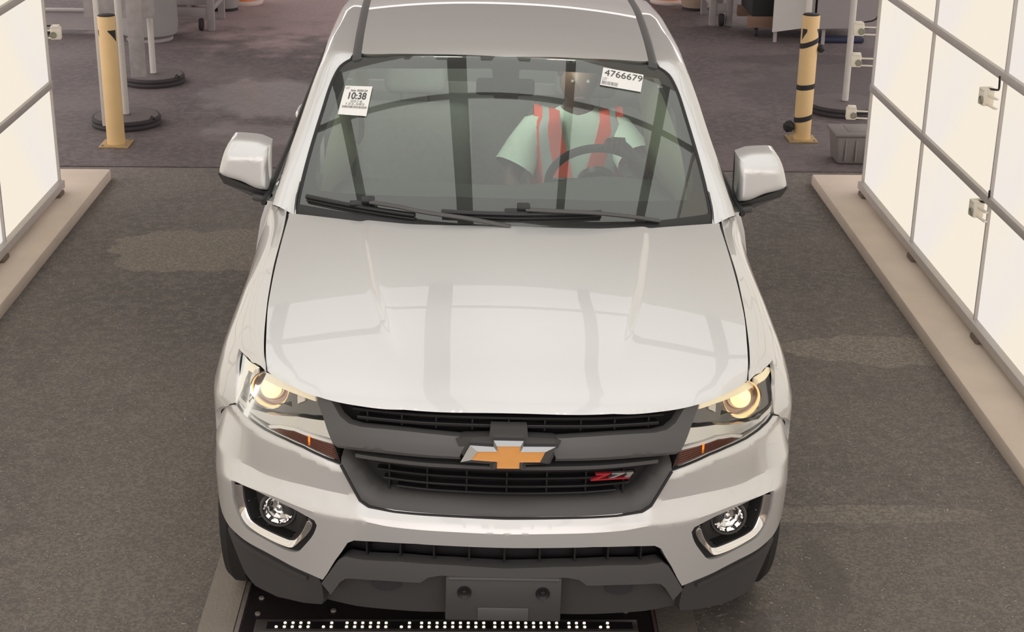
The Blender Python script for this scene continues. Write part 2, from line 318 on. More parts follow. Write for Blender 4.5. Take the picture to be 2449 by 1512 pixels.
# ---------------------------------------------------------------- the setting
def floor_mat(name, base, lite, stains_and_light, speck=.8, rough=.85, wet=(), oy=0.):
    stains_and_light = [(a, b-oy, c, d, e, f) for a, b, c, d, e, f in stains_and_light]; wet = [(a, b-oy, c, d, e) for a, b, c, d, e in wet]
    m = bpy.data.materials.new(name); m.use_nodes = True; nt = m.node_tree; b = nt.nodes['Principled BSDF']; L = nt.links.new
    tc = nt.nodes.new('ShaderNodeTexCoord'); sx = nt.nodes.new('ShaderNodeSeparateXYZ'); L(tc.outputs['Object'], sx.inputs[0])
    def noise(sc, det=6):
        n = nt.nodes.new('ShaderNodeTexNoise'); n.inputs['Scale'].default_value = sc; n.inputs['Detail'].default_value = det; L(tc.outputs['Object'], n.inputs['Vector']); return n.outputs['Fac']
    def mth(op, a, c, clamp=False):
        n = nt.nodes.new('ShaderNodeMath'); n.operation = op; n.use_clamp = clamp
        for i, q in enumerate((a, c)):
            if q is None: continue
            if isinstance(q, (int, float)): n.inputs[i].default_value = q
            else: L(q, n.inputs[i])
        return n.outputs[0]
    def rng(v, a, c, lo=0., hi=1.):
        n = nt.nodes.new('ShaderNodeMapRange'); n.interpolation_type = 'SMOOTHSTEP'; L(v, n.inputs[0])
        for i, q in enumerate((a, c, lo, hi)): n.inputs[i+1].default_value = q
        return n.outputs[0]
    def mix(f, c1, c2):
        n = nt.nodes.new('ShaderNodeMix'); n.data_type = 'RGBA'; L(f, n.inputs[0])
        for i, q in ((6, c1), (7, c2)):
            if isinstance(q, tuple): n.inputs[i].default_value = (*q, 1)
            else: L(q, n.inputs[i])
        return n.outputs[2]
    big = noise(.9, 5); mid = noise(5., 6); fine = noise(75., 4); grit = noise(24., 6); edge = noise(3.4, 10)
    col = mix(rng(big, .38, .66), base, lite)
    col = mix(mth('MULTIPLY', rng(mid, .35, .75), .35), col, tuple(c*.72 for c in base))
    col = mix(mth('MULTIPLY', rng(grit, .42, .62), .5), col, tuple(c*1.28 for c in lite))
    for (cx, cy, rx, ry, c, k) in stains_and_light:
        dx = mth('DIVIDE', mth('SUBTRACT', sx.outputs[0], cx), rx); dy = mth('DIVIDE', mth('SUBTRACT', sx.outputs[1], cy), ry)
        r = mth('ADD', mth('ADD', mth('MULTIPLY', dx, dx), mth('MULTIPLY', dy, dy)), mth('MULTIPLY', mth('SUBTRACT', edge, .5), 2.4))
        col = mix(mth('MULTIPLY', rng(r, 1.03 if k > .65 else 1.4, .93 if k > .65 else .3), k), col, c)
    col = mix(mth('MULTIPLY', rng(fine, .35, .7), speck), col, mix(rng(fine, .6, .72), tuple(c*.6 for c in base), tuple(min(1, c*2.0) for c in lite)))
    L(col, b.inputs['Base Color']); b.inputs['Roughness'].default_value = rough
    if wet:
        ro = None
        for (cx, cy, rx, ry, k) in wet:
            dx = mth('DIVIDE', mth('SUBTRACT', sx.outputs[0], cx), rx); dy = mth('DIVIDE', mth('SUBTRACT', sx.outputs[1], cy), ry)
            r = mth('ADD', mth('ADD', mth('MULTIPLY', dx, dx), mth('MULTIPLY', dy, dy)), mth('MULTIPLY', mth('SUBTRACT', edge, .5), 2.5))
            q = mth('MULTIPLY', rng(r, 1.2, .3), k); ro = q if ro is None else mth('MAXIMUM', ro, q)
        L(mth('SUBTRACT', rough, ro), b.inputs['Roughness'])
    bp = nt.nodes.new('ShaderNodeBump'); bp.inputs['Strength'].default_value = .35; bp.inputs['Distance'].default_value = .004; L(fine, bp.inputs['Height']); L(bp.outputs[0], b.inputs['Normal'])
    return m
TAN = (.265, .232, .188)
ASPH = floor_mat('worn_asphalt', (.126, .110, .101), (.180, .158, .139), [
    (-1.55, 4.42, .62, .36, TAN, .85), (1.80, 2.98, .48, .20, TAN, .85), (1.35, 1.33, .60, .07, TAN, .7), (-1.30, 1.2, .45, 1.3, (.21, .182, .15), .6),
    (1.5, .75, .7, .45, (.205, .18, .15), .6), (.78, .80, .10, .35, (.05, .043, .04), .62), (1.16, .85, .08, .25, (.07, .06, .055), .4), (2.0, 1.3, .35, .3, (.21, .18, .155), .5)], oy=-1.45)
CONCF = floor_mat('dusty_concrete', (.092, .075, .075), (.138, .113, .113), [(2.7, 9.75, .7, .22, (.05, .042, .043), .6), (-1.7, 12.6, 2.2, 2.6, (.52, .39, .39), .64), (3.1, 8.7, 1.1, 1.0, (.055, .046, .046), .6)], speck=.3, rough=.75,  # dark spots paint shade at the right, the pink one far daylight
                  wet=((-1.75, 8.1, .55, .9, .42), (-1.6, 7.0, .5, .35, .35)), oy=16.056)
def slab(name, x0, x1, y0, y1, z0, z1, m, bev=0., parent=None):
    return box(name, ((x0+x1)/2, (y0+y1)/2, (z0+z1)/2), (x1-x0, y1-y0, z1-z0), m, parent, bev)
YS = 6.10
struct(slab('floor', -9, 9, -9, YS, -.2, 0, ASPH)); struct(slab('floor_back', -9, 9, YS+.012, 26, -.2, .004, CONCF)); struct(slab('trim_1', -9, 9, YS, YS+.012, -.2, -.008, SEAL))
CURB = mat('concrete_curb', (.64, .54, .445), .85, noise=.16, nscale=3.5, bump=.25, bscale=120)
XR, XL = 2.32, -2.62
def curb(name, xi, xo):
    bm = bmesh.new(); bbox(bm, (0, 0, 0), (abs(xo-xi), 14.3, .075), .012, 2); return struct(bmobj(name, bm, CURB, None, 35, ((xi+xo)/2, 5.82-7.15, .0305)))
curb('trim_2', 2.085, 3.0); curb('trim_3', -2.425, -3.4)
# backlit light walls
def wallpanel():
    m = bpy.data.materials.new('backlit_panel'); m.use_nodes = True; nt = m.node_tree; nt.nodes.clear(); L = nt.links.new
    out = nt.nodes.new('ShaderNodeOutputMaterial'); e = nt.nodes.new('ShaderNodeEmission'); tc = nt.nodes.new('ShaderNodeTexCoord')
    n = nt.nodes.new('ShaderNodeTexNoise'); n.inputs['Scale'].default_value = 1.1; n.inputs['Detail'].default_value = 2; L(tc.outputs['Object'], n.inputs['Vector'])
    mx = nt.nodes.new('ShaderNodeMix'); mx.data_type = 'RGBA'; mx.inputs[6].default_value = (.93, .87, .83, 1); mx.inputs[7].default_value = (1.0, .90, .755, 1)
    r = nt.nodes.new('ShaderNodeMapRange'); r.inputs[1].default_value = .3; r.inputs[2].default_value = .6; L(n.outputs['Fac'], r.inputs[0]); L(r.outputs[0], mx.inputs[0])
    L(mx.outputs[2], e.inputs[0]); e.inputs[1].default_value = WALL_EMIT; L(e.outputs[0], out.inputs[0]); return m
PANEL = wallpanel(); ALU = mat('grey_aluminium', (.50, .46, .43), .55, .15, noise=.08, nscale=20)
ROWS = [.14, .73, 1.315, 1.90, 2.485, 3.07, 3.66]
def lightwall(name, x, inn, yend, cols):
    w = bpy.data.objects.new(name, None); COL.objects.link(w); struct(w)
    ys = [yend-1.19*k for k in range(cols+1)]
    for k in range(cols):
        for r in range(6):
            box('panel', (x+inn*-.018, (ys[k]+ys[k+1])/2, (ROWS[r]+ROWS[r+1])/2), (.03, 1.19-.004, ROWS[r+1]-ROWS[r]-.004), PANEL, w)
    for r in range(1, 7): box('bar', (x+inn*.004, (ys[0]+ys[-1])/2, ROWS[r]), (.028, ys[0]-ys[-1], .040), ALU, w, .002)
    for k in range(cols+1): box('post', (x+inn*.002, ys[k]-(.012 if k == 0 else 0), 1.9), (.022, .014, 3.52), ALU, w)
    box('base_rail', (x+inn*.008, (ys[0]+ys[-1])/2, .117), (.05, ys[0]-ys[-1], .046), ALU, w, .003)
    for k in range(cols+1): box('foot', (x+inn*.01, ys[k]-.10, .081), (.06, .10, .026), mat('rusty_foot', (.16, .12, .09), .8, noise=.3, nscale=30), w, .006)
    bm = bmesh.new()
    bbox(bm, (0, 0, 0), (.04, ys[0]-ys[-1], 3.56)); bmobj('backing', bm, mat('wall_backing', (.5, .48, .45), .8), w, 0, (x-inn*.06, (ys[0]+ys[-1])/2, 1.89))
    return w
lightwall('wall_right', XR, -1, 5.415, 8); lightwall('wall_left', XL, 1, 5.31, 8)
# ceiling of backlit panels between dark bars
CEILZ = 3.72
def ceiling():
    w = bpy.data.objects.new('ceiling', None); COL.objects.link(w); struct(w)
    cm = emitmat('ceiling_light', (1.0, .98, .945), CEIL_EMIT); bar = mat('dark_ceiling_bar', (.05, .048, .046), .6)
    xs = CEIL_X; ys = CEIL_Y
    for i in range(len(xs)-1):
        for j in range(len(ys)-1): slab('panel', xs[i], xs[i+1], ys[j], ys[j+1], CEILZ, CEILZ+.03, cm, 0, w)
    for x, wd in zip(xs, CEIL_W): slab('bar', x-wd/2, x+wd/2, ys[0], ys[-1], CEILZ-.04, CEILZ-.001, bar, 0, w)
    for y in ys[:-1]: slab('crossbar', xs[0], xs[-1], y-.03, y+.03, CEILZ-.035, CEILZ-.002, bar, 0, w)
    slab('deck', xs[0]-.3, xs[-1]+.3, ys[0], ys[-1], CEILZ+.04, CEILZ+.1, mat('roof_deck', (.4, .38, .36), .8), 0, w)
CEIL_X = [-3.2, -1.56, -.34, .74, 1.77, 2.9]; CEIL_W = [.1, .11, .18, .09, .11, .1]; CEIL_Y = [-3.0, .0, 2.98, 3.62]
ceiling()
struct(slab('ceiling_back', -3.2, 2.9, 3.625, 5.6, CEILZ, CEILZ+.1, mat('white_ceiling', (.80, .78, .74), .7, noise=.05, nscale=3)))
struct(slab('wall_back_unseen', -14, 14, 24, 24.2, 0, 4.2, mat('unseen_dark_wall', (.36, .34, .33), .8, noise=.1, nscale=1.5)))  # unseen wall, added to darken what the truck roof reflects
struct(slab('ceiling_shade_canopy', -4.6, 4.6, 5.6, 20.0, 4.1, 4.25, mat('shade_canopy_underside', (.62, .60, .57), .7, noise=.1, nscale=2)))  # unseen canopy, its reach shaped to block sky light and dim roof reflections
# ---------------------------------------------------------------- the pickup
T = thing('pickup_truck', 'silver four-door pickup truck facing the camera with headlights on', 'truck', mw=TRUCK)
GLASS = glassmat('windshield_glass', (.80, .92, .83), 1.80, 0., .075); SIDEGLASS = glassmat('side_glass', (.62, .68, .64), 1.6, 0., .02)
CLEAR = glassmat('clear_lens', (.95, .95, .94), 1.30, 0., .0)
R_, L_ = 1, -1
# inner black structure behind the panel gaps
def under(x, y): p = hood(x, y); p[..., 2] -= .06+.10*np.maximum(np.abs(x)-.70, 0)/.1; return p
pobj('engine_bay_lining', patch(under, [(-.82, .48), (-.7, .40), (-.54, .30), (0, .24), (.54, .30), (.7, .40), (.82, .48), (.82, 1.42), (-.82, 1.42)], step=.06), BLACK, T)
# hood
HG = [(.7075, .2931), (.7189, .3582), (.7304, .463), (.7458, .6518), (.7513, .9204), (.7503, 1.2783)]
HF = [(0, .0887), (.1614, .0929), (.315, .1047), (.4346, .1281), (.5405, .1611), (.6206, .2104)]
HR = [(.585, 1.202), (.438, 1.1415), (.295, 1.1016), (.15, 1.09), (0, 1.0883)]
hs = smoothpath(HG, 6); hf = smoothpath(HF+[HG[0]], 6); hr = smoothpath([HG[-1]]+HR, 4)
half = [tuple(p) for p in hf[:-1]]+[(p[0]-.003, p[1]) for p in hs[:-1]]+[tuple(p) for p in hr]
cre = [[(sg*(np.interp(y, [.29, .467, .71, 1.01, 1.25], [.298, .352, .405, .4506, .475])+o), y) for y in np.linspace(.31, 1.10, 40)] for sg in (1, -1) for o in (-.002, .006, .015, .024, .032)]
def hood_in(x, y):
    k = sstep(.9, 1.05, y); p = hood(x*(.995-.012*(1-k)), y+.035*(1-k)); p[..., 2] -= .016+.006*k+.02*(1-k)*(y < .26); return p
def par(o): return [(sg*x, y+o) for sg in (-1, 1) for x, y in ([tuple(p) for p in hf[::-1]] if sg < 0 else [tuple(p) for p in hf[1:]]) if x < .66]
pobj('hood', patch(hood, sym(half), lines=cre+[dens(par(o), .012, False) for o in (.010, .022, .038, .060, .09)], step=.018, rim=hood_in), PAINT, T, 50)
# fenders
def tz(y, z):
    t = np.linspace(.5, 1, 60); return float(np.interp(-z, -fender(np.full(60, y), t)[:, 2], t))
arch = [(y, tz(y, .375+math.sqrt(max(0, .455**2-(y-.925)**2)))) for y in .925-.455*np.cos(np.linspace(.62, math.pi-.25, 28))]
fo = [(.264, 0), (.335, .17), (.3771, .2606), (.4316, .2866), (.4853, .2994), (.462, .38), (.4402, .4558), (.421, .5906), (.4014, .6767), (.4605, .7298), (.5419, .7748)]+arch+[(1.385, .94), (1.40, 1.0), (1.45, 1.0), (1.45, 0)]
def fgap(y, t):
    p = fender(y, t); p[:, 0] += .0025*(np.asarray(t) < .02); return p
def fin(y, t):
    k = (np.asarray(t) < .1)[:, None]; return fender(y, t)-np.where(k, np.stack([0*y, 0*y-.01, .004+.046*sstep(.32, .45, y)], 1), np.array([[.010, -.004, .006]])+np.array([[.012, 0, .002]])*sstep(.5, .6, y)[:, None])
fen = patch(fgap, fo, step=.03, rim=fin, flip=True)
pair('fender', fen, PAINT, (T, T), 50)
# arch lining (dark half drum inside each front wheel arch)
def drum(y0, r, w0, w1, zc=.375):
    V, F = loft([[(x, y0+r*math.cos(a), zc+r*math.sin(a)) for a in np.linspace(-.1, math.pi+.1, 28)] for x in (w0, w1)])
    k = len(V); V = list(V)+[(w0, y0, zc)]; F = list(F)+[(i, i+1, k) for i in range(27)]; return V, F
for y0 in (.925, 4.183): pair('arch_lining', drum(y0, .47, .50, .855), BLACK, (T, T))
# bumper
D0 = dict(DATA)
top = [tuple(p) for p in D0['bumper_top'][:-1]]
bo = top+[(1.125, .785), (1.15, .76), (1.165, .70), (1.15, .61), (1.10, .53), (1.02, .465), (.96, .445)]+[tuple(p) for p in D0['bumper_bot']]
ss = np.linspace(.0, 1.12, 60)
def fl(f, o, a=0., b=1.12): return [[(sg*s, float(f(s))+o) for s in np.linspace(a, b, 110)] for sg in (1, -1)]
fog = smoothpath(D0['fog_hole']+[D0['fog_hole'][0]], 3)[:-1]
lines = fl(_L3, .005)+fl(_L3, -.005)+fl(_L1, 0, .47)
def clipl(lines, poly, holes):
    out = []
    for l in lines:
        p = np.array(l); ok = inside(np.array(poly), p)
        for h in holes: ok &= ~inside(np.array(h), p)
        run = []
        for q, k in zip(l, ok):
            if k: run.append(q)
            else:
                if len(run) > 2: out.append(run[1:-1] if len(run) > 4 else run)
                run = []
        if len(run) > 2: out.append(run)
    return [o for o in out if len(o) > 1]
bsym = sym(bo); holes = [[tuple(p) for p in fog], [(-p[0], p[1]) for p in fog]]
def bumper_lip(s, z):
    """rolled edge along the lamps"""
    a = np.abs(s); return d_bump(s, z)+.016*np.clip(1-(_L0(a)-z)/.022, 0, 1)**2*(a > .49)
pobj('bumper', patch(on(bumper_lip), bsym, holes, clipl(lines, bsym, holes)+clipl([[(sg*s, float(_L0(s))-o) for s in np.linspace(.5, .95, 40)] for sg in (1, -1) for o in (.008, .022)], bsym, holes), .013, on(bumper_lip, .03)), PAINT, T, 26)
# bumper core so nothing shows through
pobj('bumper_core', patch(on(lambda s, z: .115+0*s), [(-1.0, .30), (1.0, .30), (1.0, .80), (.62, .96), (-.62, .96), (-1.0, .80)], step=.05), BLACK, T)
# lower valance corners, skid plate, air dam
def d_val(s, z):
    a = np.abs(s); led = .012*np.exp(-((z-(.43-.03*sstep(.75, .55, a)))/.012)**2)
    return .034-.022*sstep(.7, .95, a)+.22*np.maximum(.42-np.asarray(z), 0)*(1-.5*sstep(.7, 1, a))-led*0
vc = [(.96, .455), (.8735, .445), (.7918, .435), (.6884, .42), (.6147, .411), (.58, .39), (.5724, .3642), (.5748, .3086), (.585, .2866), (.6652, .2675), (.7811, .2498), (.8708, .2613), (.9112, .2924), (.945, .36), (.985, .42)]
pair('lower_valance', patch(on(d_val), vc, step=.02, rim=on(d_val, .05)), DARK, (T, T), 50)
pair('valance_step', patch(on(d_val, -.012), [(.93, .432), (.87, .424), (.79, .412), (.69, .398), (.62, .389), (.62, .376), (.69, .383), (.79, .394), (.87, .404), (.93, .410)], step=.02, rim=on(d_val, .004)), DARK, (T, T), 50)
d_sk = lambda s, z: .020+.06*np.maximum(.47-np.asarray(z), 0)
so = [tuple(p) for p in D0['skid_out']]; si = [tuple(p) for p in D0['skid_in']]
skid = sym([(0, so[-1][1])]+so[-2::-1]+si[:-1]+[(0, si[-1][1])])
pobj('skid_plate', patch(on(d_sk), skid, step=.02, rim=on(d_sk, .05)), MID, T, 50)
d_dam = lambda s, z: .062+.16*np.maximum(.45-np.asarray(z), 0)
pobj('air_dam', patch(on(d_dam), sym([(0, .485), (.2, .475), (.24, .45), (.47, .43), (.53, .36), (.58, .31), (.575, .293), (.4717, .2927), (.1667, .309), (0, .307)]), step=.025, rim=on(d_dam, .06)), DARK, T, 50)
for sg in (1, -1):
    lathe('tow_eye_pocket', [(.0, -.004), (.030, -.004), (.034, .004), (.042, .006)], BLACK, T, skin(sg*.36, .40, .063), (0, -1, .15), 20, squash=.45)
low = sym([(0, .575), (.37, .568), (.46, .555), (.50, .49), (.46, .485), (.30, .497), (0, .492)])
pobj('lower_intake', patch(on(lambda s, z: .095+0*s), low, step=.04), BLACK, T)
for k in range(-4, 5):
    P = [skin(k*.105+o, z, d) for z in (.49, .575) for o in (-.003, .003) for d in (.05, .095)]
    mesh('intake_fin', P, [(0, 2, 6, 4), (0, 1, 5, 4), (2, 3, 7, 6)], BLACK, T, 0)
# licence-plate bracket
pl = box('plate_bracket', skin(0., .396, .034), (.340, .030, .146), DARK, T, .006)
box('ledge', (0, -.010, .069), (.325, .018, .010), MID, pl, .003)
for sx in (-.115, .115): lathe('screw_boss', [(0, .006), (.006, .006), (.009, .001), (.019, .004), (.021, 0), (.021, -.01)], BLACK, pl, (sx, -.018, .024), (0, -1, 0), 20)
box('pocket', (0, -.0175, -.046), (.150, .006, .042), MID, pl, .002)
# grille -----------------------------------------------------------------
gin = [tuple(p) for p in D0['gr_inner_edge']]; gup = [tuple(p) for p in D0['gr_upper']]; gfo = [tuple(p) for p in D0['gr_frame_out']]; gfi = [tuple(p) for p in D0['gr_frame_in']]
d_g = lambda s, z: np.interp(z, [.66, .70, .76, .80, .835, .855, .89, .93, 1.0], [.034, .040, .034, .036, .036, .016, .022, .036, .055])+0*s
def d_fr(s, z):
    """lower surround, dished towards its opening"""
    a = np.abs(np.asarray(s, float)); z = np.asarray(z, float)
    zi = np.interp(a, [0, .29, .377, .4085, .4417, .471], [.712, .7165, .7207, .7375, .7733, .8229]); zo = np.interp(a, [0, .33, .406, .434, .457, .484, .494], [.661, .6636, .6714, .688, .727, .774, .79])
    t = np.clip((z-zo)/np.maximum(zi-zo, .01), 0, 1); return .030+.045*t*t
fr_half = [(0, gfo[-1][1])]+gfo[-2::-1]+[(.5126, .8582), (.4876, .858), (.471, .8229)]+gfi[1:-1]+[(0, gfi[-1][1])]
GR = pobj('grille_surround', patch(on(d_fr), sym(fr_half), step=.018, rim=on(d_fr, .03)), DARK, T, 50)
# centre bars either side of the badge
cbar = [gup[-1], *gup[-2::-1], (.5825, .9785), (.544, .9118), (.5126, .8582), (.5024, .8453), (.3669, .8501), (.1358, .8474), (.1358, .862), (.118, .905)]
pair('centre_bar', patch(on(d_g), cbar, lines=[[(.49, .8574), (.366, .8608), (.142, .858)]], step=.017, rim=on(d_g, .03)), MID, (GR, GR), 30)
pobj('grille_backing', patch(on(lambda s, z: .10+0*s), sym([(0, .66), (.40, .67), (.47, .78), (.53, .86), (.56, .955), (.3, .962), (0, .962)]), step=.04), BLACK, GR)
GL = mat('grille_black', (.012, .011, .012), .35)
def slat(s1, zc, z1, d, h=.007, dep=.028, m=GL, name='slat', s0=None):
    """bar that follows the nose from -s1 to s1; zc at the middle, z1 at the ends"""
    q = np.linspace(-s1 if s0 is None else s0, s1, 41); z = zc+(z1-zc)*(np.abs(q)/s1)**2
    rows = [skin(q, z+dz, d+dd) for dz, dd in ((h/2, dep), (h/2, .002), (h/2-.002, 0), (-h/2+.002, 0), (-h/2, .002), (-h/2, dep))]
    V, F = loft(rows); mesh(name, V, F, m, GR)
slat(.45, .941, .938, .050, .010); slat(.47, .960, .957, .062, .008)
slat(.45, .8165, .823, .035, .012, .04, MID)
for z, s1 in ((.797, .40), (.772, .39), (.746, .37), (.724, .33)): slat(s1, z, z+.006, .058)
for k in range(-3, 4):
    for z0, z1 in ((.716, .812),):
        q = [skin(k*.118+o, z, d) for z in (z0, z1) for o in (-.0025, .0025) for d in (.066, .09)]; mesh('fin', q, [(0, 2, 6, 4), (0, 1, 5, 4), (2, 3, 7, 6)], GL, GR, 0)
for k in range(-4, 5):
    q = [skin(k*.105+.05*0+o, z, d) for z in (.925, .958) for o in (-.0025, .0025) for d in (.060, .09)]; mesh('fin', q, [(0, 2, 6, 4), (0, 1, 5, 4), (2, 3, 7, 6)], GL, GR, 0)
pobj('badge_mount', patch(on(lambda s, z: .022+0*s), sym([(0, .952), (.052, .952), (.055, .922), (.128, .918), (.150, .91), (.121, .840), (.052, .836), (.05, .822), (0, .822)]), step=.03, rim=on(lambda s, z: .06+0*s)), DARK, GR)
# badge
eo = [(-.042, .920), (.042, .920), (.042, .9025), (.134, .9025), (.111, .849), (.042, .851), (.042, .830), (-.042, .830), (-.042, .8487), (-.134, .8487), (-.108, .9025), (-.042, .9)]
ei = [(-.0325, .9065), (.0335, .908), (.0335, .890), (.1037, .891), (.0897, .8583), (.0322, .858), (.0322, .8378), (-.031, .8372), (-.031, .858), (-.104, .8615), (-.086, .8885), (-.031, .890)]
eo = [(a, b) for a, b in eo]; n = len(eo)
rows = [skin(np.array([p[0] for p in eo+eo[:1]]), np.array([p[1] for p in eo+eo[:1]]), d) for d in (.022, .002)]+[skin(np.array([p[0] for p in ei+ei[:1]]), np.array([p[1] for p in ei+ei[:1]]), d) for d in (-.008, -.0045)]
V, F = loft(rows); mesh('badge_frame', V, F, mat('dark_chrome', (.42, .42, .43), .10, 1.), GR, 20)['label'] = 'chrome frame of the badge'
pobj('badge', patch(on(lambda s, z: -.0045+0*s), ei, step=.05), mat('gold_badge', (.90, .42, .12), .38, .25, .6, noise=.05, nscale=60), GR, 0)['label'] = 'gold cross-shaped badge'
bq = [np.array(p) for p in ((.2466, .7715), (.2608, .7945), (.3790, .7925), (.3700, .7715))]
def badgept(a, b, d):
    p = bq[0]*(1-a)*(1-b)+bq[3]*a*(1-b)+bq[2]*a*b+bq[1]*(1-a)*b; return skin(p[0], p[1], d)
def letter(name, poly, m, h=.045):
    k = len(poly); V = [badgept(a, b, h) for a, b in poly]+[badgept(a, b, h+.012) for a, b in poly]
    mesh(name, V, [tuple(range(k))]+[(i, (i+1) % k, k+(i+1) % k, k+i) for i in range(k)], m, GR, 0)
RED = mat('badge_red', (.42, .03, .04), .3, .2); SIL = mat('badge_silver', (.55, .54, .52), .3, .8)
letter('badge_letter', [(.02, .98), (.42, .98), (.40, .80), (.18, .22), (.97, .22), (.95, 0), (.0, 0), (.0, .2), (.25, .78), (.03, .78)], RED)
letter('badge_letter', [(.43, .98), (.78, .98), (.77, .80), (.55, .26), (.42, .26), (.62, .78), (.44, .78)], SIL)
letter('badge_letter', [(.80, .98), (1.0, .98), (.96, .26), (.82, .26), (.86, .78), (.81, .76)], SIL)
sp = np.array(dens([p for p in gfo], .02, False)); ss_ = np.r_[sp[::1, 0], -sp[::-1, 0][1:]]; zz_ = np.r_[sp[:, 1], sp[::-1, 1][1:]]
tube('grille_seal', [Vector(p) for p in skin(ss_, zz_-.002, d_fr(ss_, zz_)-.001)], .0045, SEAL, GR, 8)
for sg in (1, -1):
    q = np.array([(.958, .853), (1.0, .836), (1.05, .812), (1.0812, .799), (1.115, .788)]); tube('panel_gap', [Vector(p)*1 for p in skin(sg*q[:, 0], q[:, 1], d_bump(q[:, 0], q[:, 1])+.001)], .0025, SEAL, T, 6)
# headlights ---------------------------------------------------------------
HO = [tuple(p) for p in D0['head_out']]; HO[0] = (1.075, .985)
HO = [p for p in HO if p[0] < 1.08]
LED = mat('warm_light_bar', (.93, .86, .68), .35, 0, .3, emit=(1., .80, .48), estr=.22)
LAMP = mat('lit_projector_lens', (.9, .7, .45), .08, 0, 1., emit=(1., .68, .32), estr=1.25)
RINGC = mat('lamp_bowl', (.80, .70, .63), .16, 1.)
AMB = mat('amber_turn_lens', (.10, .026, .012), .25, 0, .6, emit=(1., .12, .01), estr=.018); FILA = emitmat('amber_filament', (1., .24, .02), 1.3)
HOUSE = mat('lamp_housing_grey', (.20, .195, .19), .22, .8)
def dback(o): return lambda s, z: d_head(s, z)+o*(1-.8*sstep(.86, 1.0, np.abs(s)))
for sg in (1, -1):
    def mm(PF): return (np.asarray(PF[0])*(1 if sg > 0 else MIR), PF[1])
    def part(n, poly, off, m, parent, rim=.012, step=.02, sm=50, lbl=None):
        o = pobj(n, mm(patch(on(dback(off)), poly, step=step, rim=on(dback(off+rim)))), m, parent, sm)
        if lbl: o['label'] = lbl
        return o
    H = pobj('headlight', mm(patch(on(dback(.050)), HO, [[(.850+.068*math.cos(t), .918+.056*math.sin(t)) for t in np.linspace(0, 2*math.pi, 25)[:-1]]], step=.02)), HOUSE, T, 50); H['label'] = 'lit headlight on the driver side' if sg > 0 else 'lit headlight on the passenger side'
    # side walls of the housing
    d = dens(HO, .02); V, F = loft([skin(np.r_[d[:, 0], d[:1, 0]], np.r_[d[:, 1], d[:1, 1]], dback(o)(np.r_[d[:, 0], d[:1, 0]], np.r_[d[:, 1], d[:1, 1]])) for o in (.001, .052)])
    pobj('housing_wall', mm((V, F)), SEAL, H)
    part('light_bar', [tuple(p) for p in D0['head_drl'] if p[0] < 1.08]+[(1.06, .968)], .002, LED, H, lbl='warm white running-light strip')
    c = np.array(skin(.850, .920, d_head(.850, .920)+.030))*(1 if sg > 0 else MIR); ax = Vector((sg*.16, -1, .10)).normalized()
    lathe('lamp_ring', [(.075, -.03), (.062, .004), (.060, .014), (.056, .010), (.052, .002), (.046, -.012), (.040, -.020), (.036, -.010), (.032, -.006)], RINGC, H, c, ax, 40, cap=False)
    lathe('projector_lens', [(.032, -.006), (.031, .002), (.027, .010), (.019, .016), (.009, .019), (0, .020)], LAMP, H, c, ax, 32, cap=False)['label'] = 'glowing projector lens'
    part('reflector', [tuple(p) for p in D0['head_ref']], .030, HOUSE, H, .03)
    part('reflector_facet', [tuple(p) for p in D0['head_sq']], .024, mat('facet_white', (.85, .80, .74), .3), H, .008)
    part('chrome_sweep', [(.985, .885), (.93, .862), (.8968, .850), (.7958, .860), (.6882, .8823), (.5755, .8898), (.5408, .8421), (.6817, .8532), (.7518, .8447), (.7956, .832), (.8579, .834), (.91, .842), (.955, .860)], .018, SATIN, H, .02)
    part('trim_strip', [tuple(p) for p in D0['head_strip']], .008, mat('white_trim', (.80, .78, .74), .3), H, .01)
    part('turn_signal', [tuple(p) for p in D0['head_amber']], .014, AMB, H, .01)
    for k in range(5):
        f0 = .15+.17*k; a0 = np.array((.76-.0*k, .8275)); q = np.linspace(.515, .76, 12); zt = np.interp(q, [.5066, .535, .683, .7756], [.80, .830, .8437, .8287]); zb = np.interp(q, [.5066, .5666, .6412, .7091, .7756], [.7868, .7998, .8142, .8209, .8287]); z = zb+(zt-zb)*f0
        V, F = loft([skin(q, z+o, d_head(q, z)+dd) for o, dd in ((.0007, .013), (.0007, .0095), (-.0007, .0095), (-.0007, .013))]); mesh('lens_rib', mm((V, F))[0], F, AMB, H, 0)
    V, F = loft([skin(np.linspace(.6205, .6205, 2)+o, np.array([.8435, .8150]), np.array([d_head(.62, .83)+.0085]*2)) for o in (-.004, .004)]); mesh('bulb', mm((V, F))[0], F, FILA, H, 0)['label'] = 'glowing amber bulb'
    pobj('lens_cover', mm(patch(on(d_head, .0), HO, step=.025)), CLEAR, H, 60)
    d = dens(HO, .02); tube('lamp_seal', [Vector(p) for p in mm((skin(d[:, 0], d[:, 1], d_head(d[:, 0], d[:, 1])+.003), 0))[0]], .0022, SEAL, H, 6)
    # fog lamp
    fh = [tuple(p) for p in fog]; ci = [tuple(p) for p in D0['fog_chrome_in']]; co = [tuple(p) for p in D0['fog_chrome_out']]
    inner = [(p[0], p[1]) for p in ci]; inner = inner+[((ci[0][0]+ci[-1][0])/2, max(ci[0][1], ci[-1][1])+.012)]
    B = pobj('fog_lamp_bezel', mm(patch(on(d_bump, .012), fh, [inner], step=.014, rim=on(d_bump, .055))), SEAL, T, 50)
    B['label'] = 'fog lamp set in the bumper, driver side' if sg > 0 else 'fog lamp set in the bumper, passenger side'
    pobj('recess', mm(patch(on(d_bump, .052), fh, step=.02)), mat('fog_recess', (.045, .043, .043), .5), B)
    ou = smoothpath(co, 4); inn = smoothpath(ci, 5); m_ = max(len(ou), len(inn)); r1 = smoothpath(ou, 1); r2 = inn
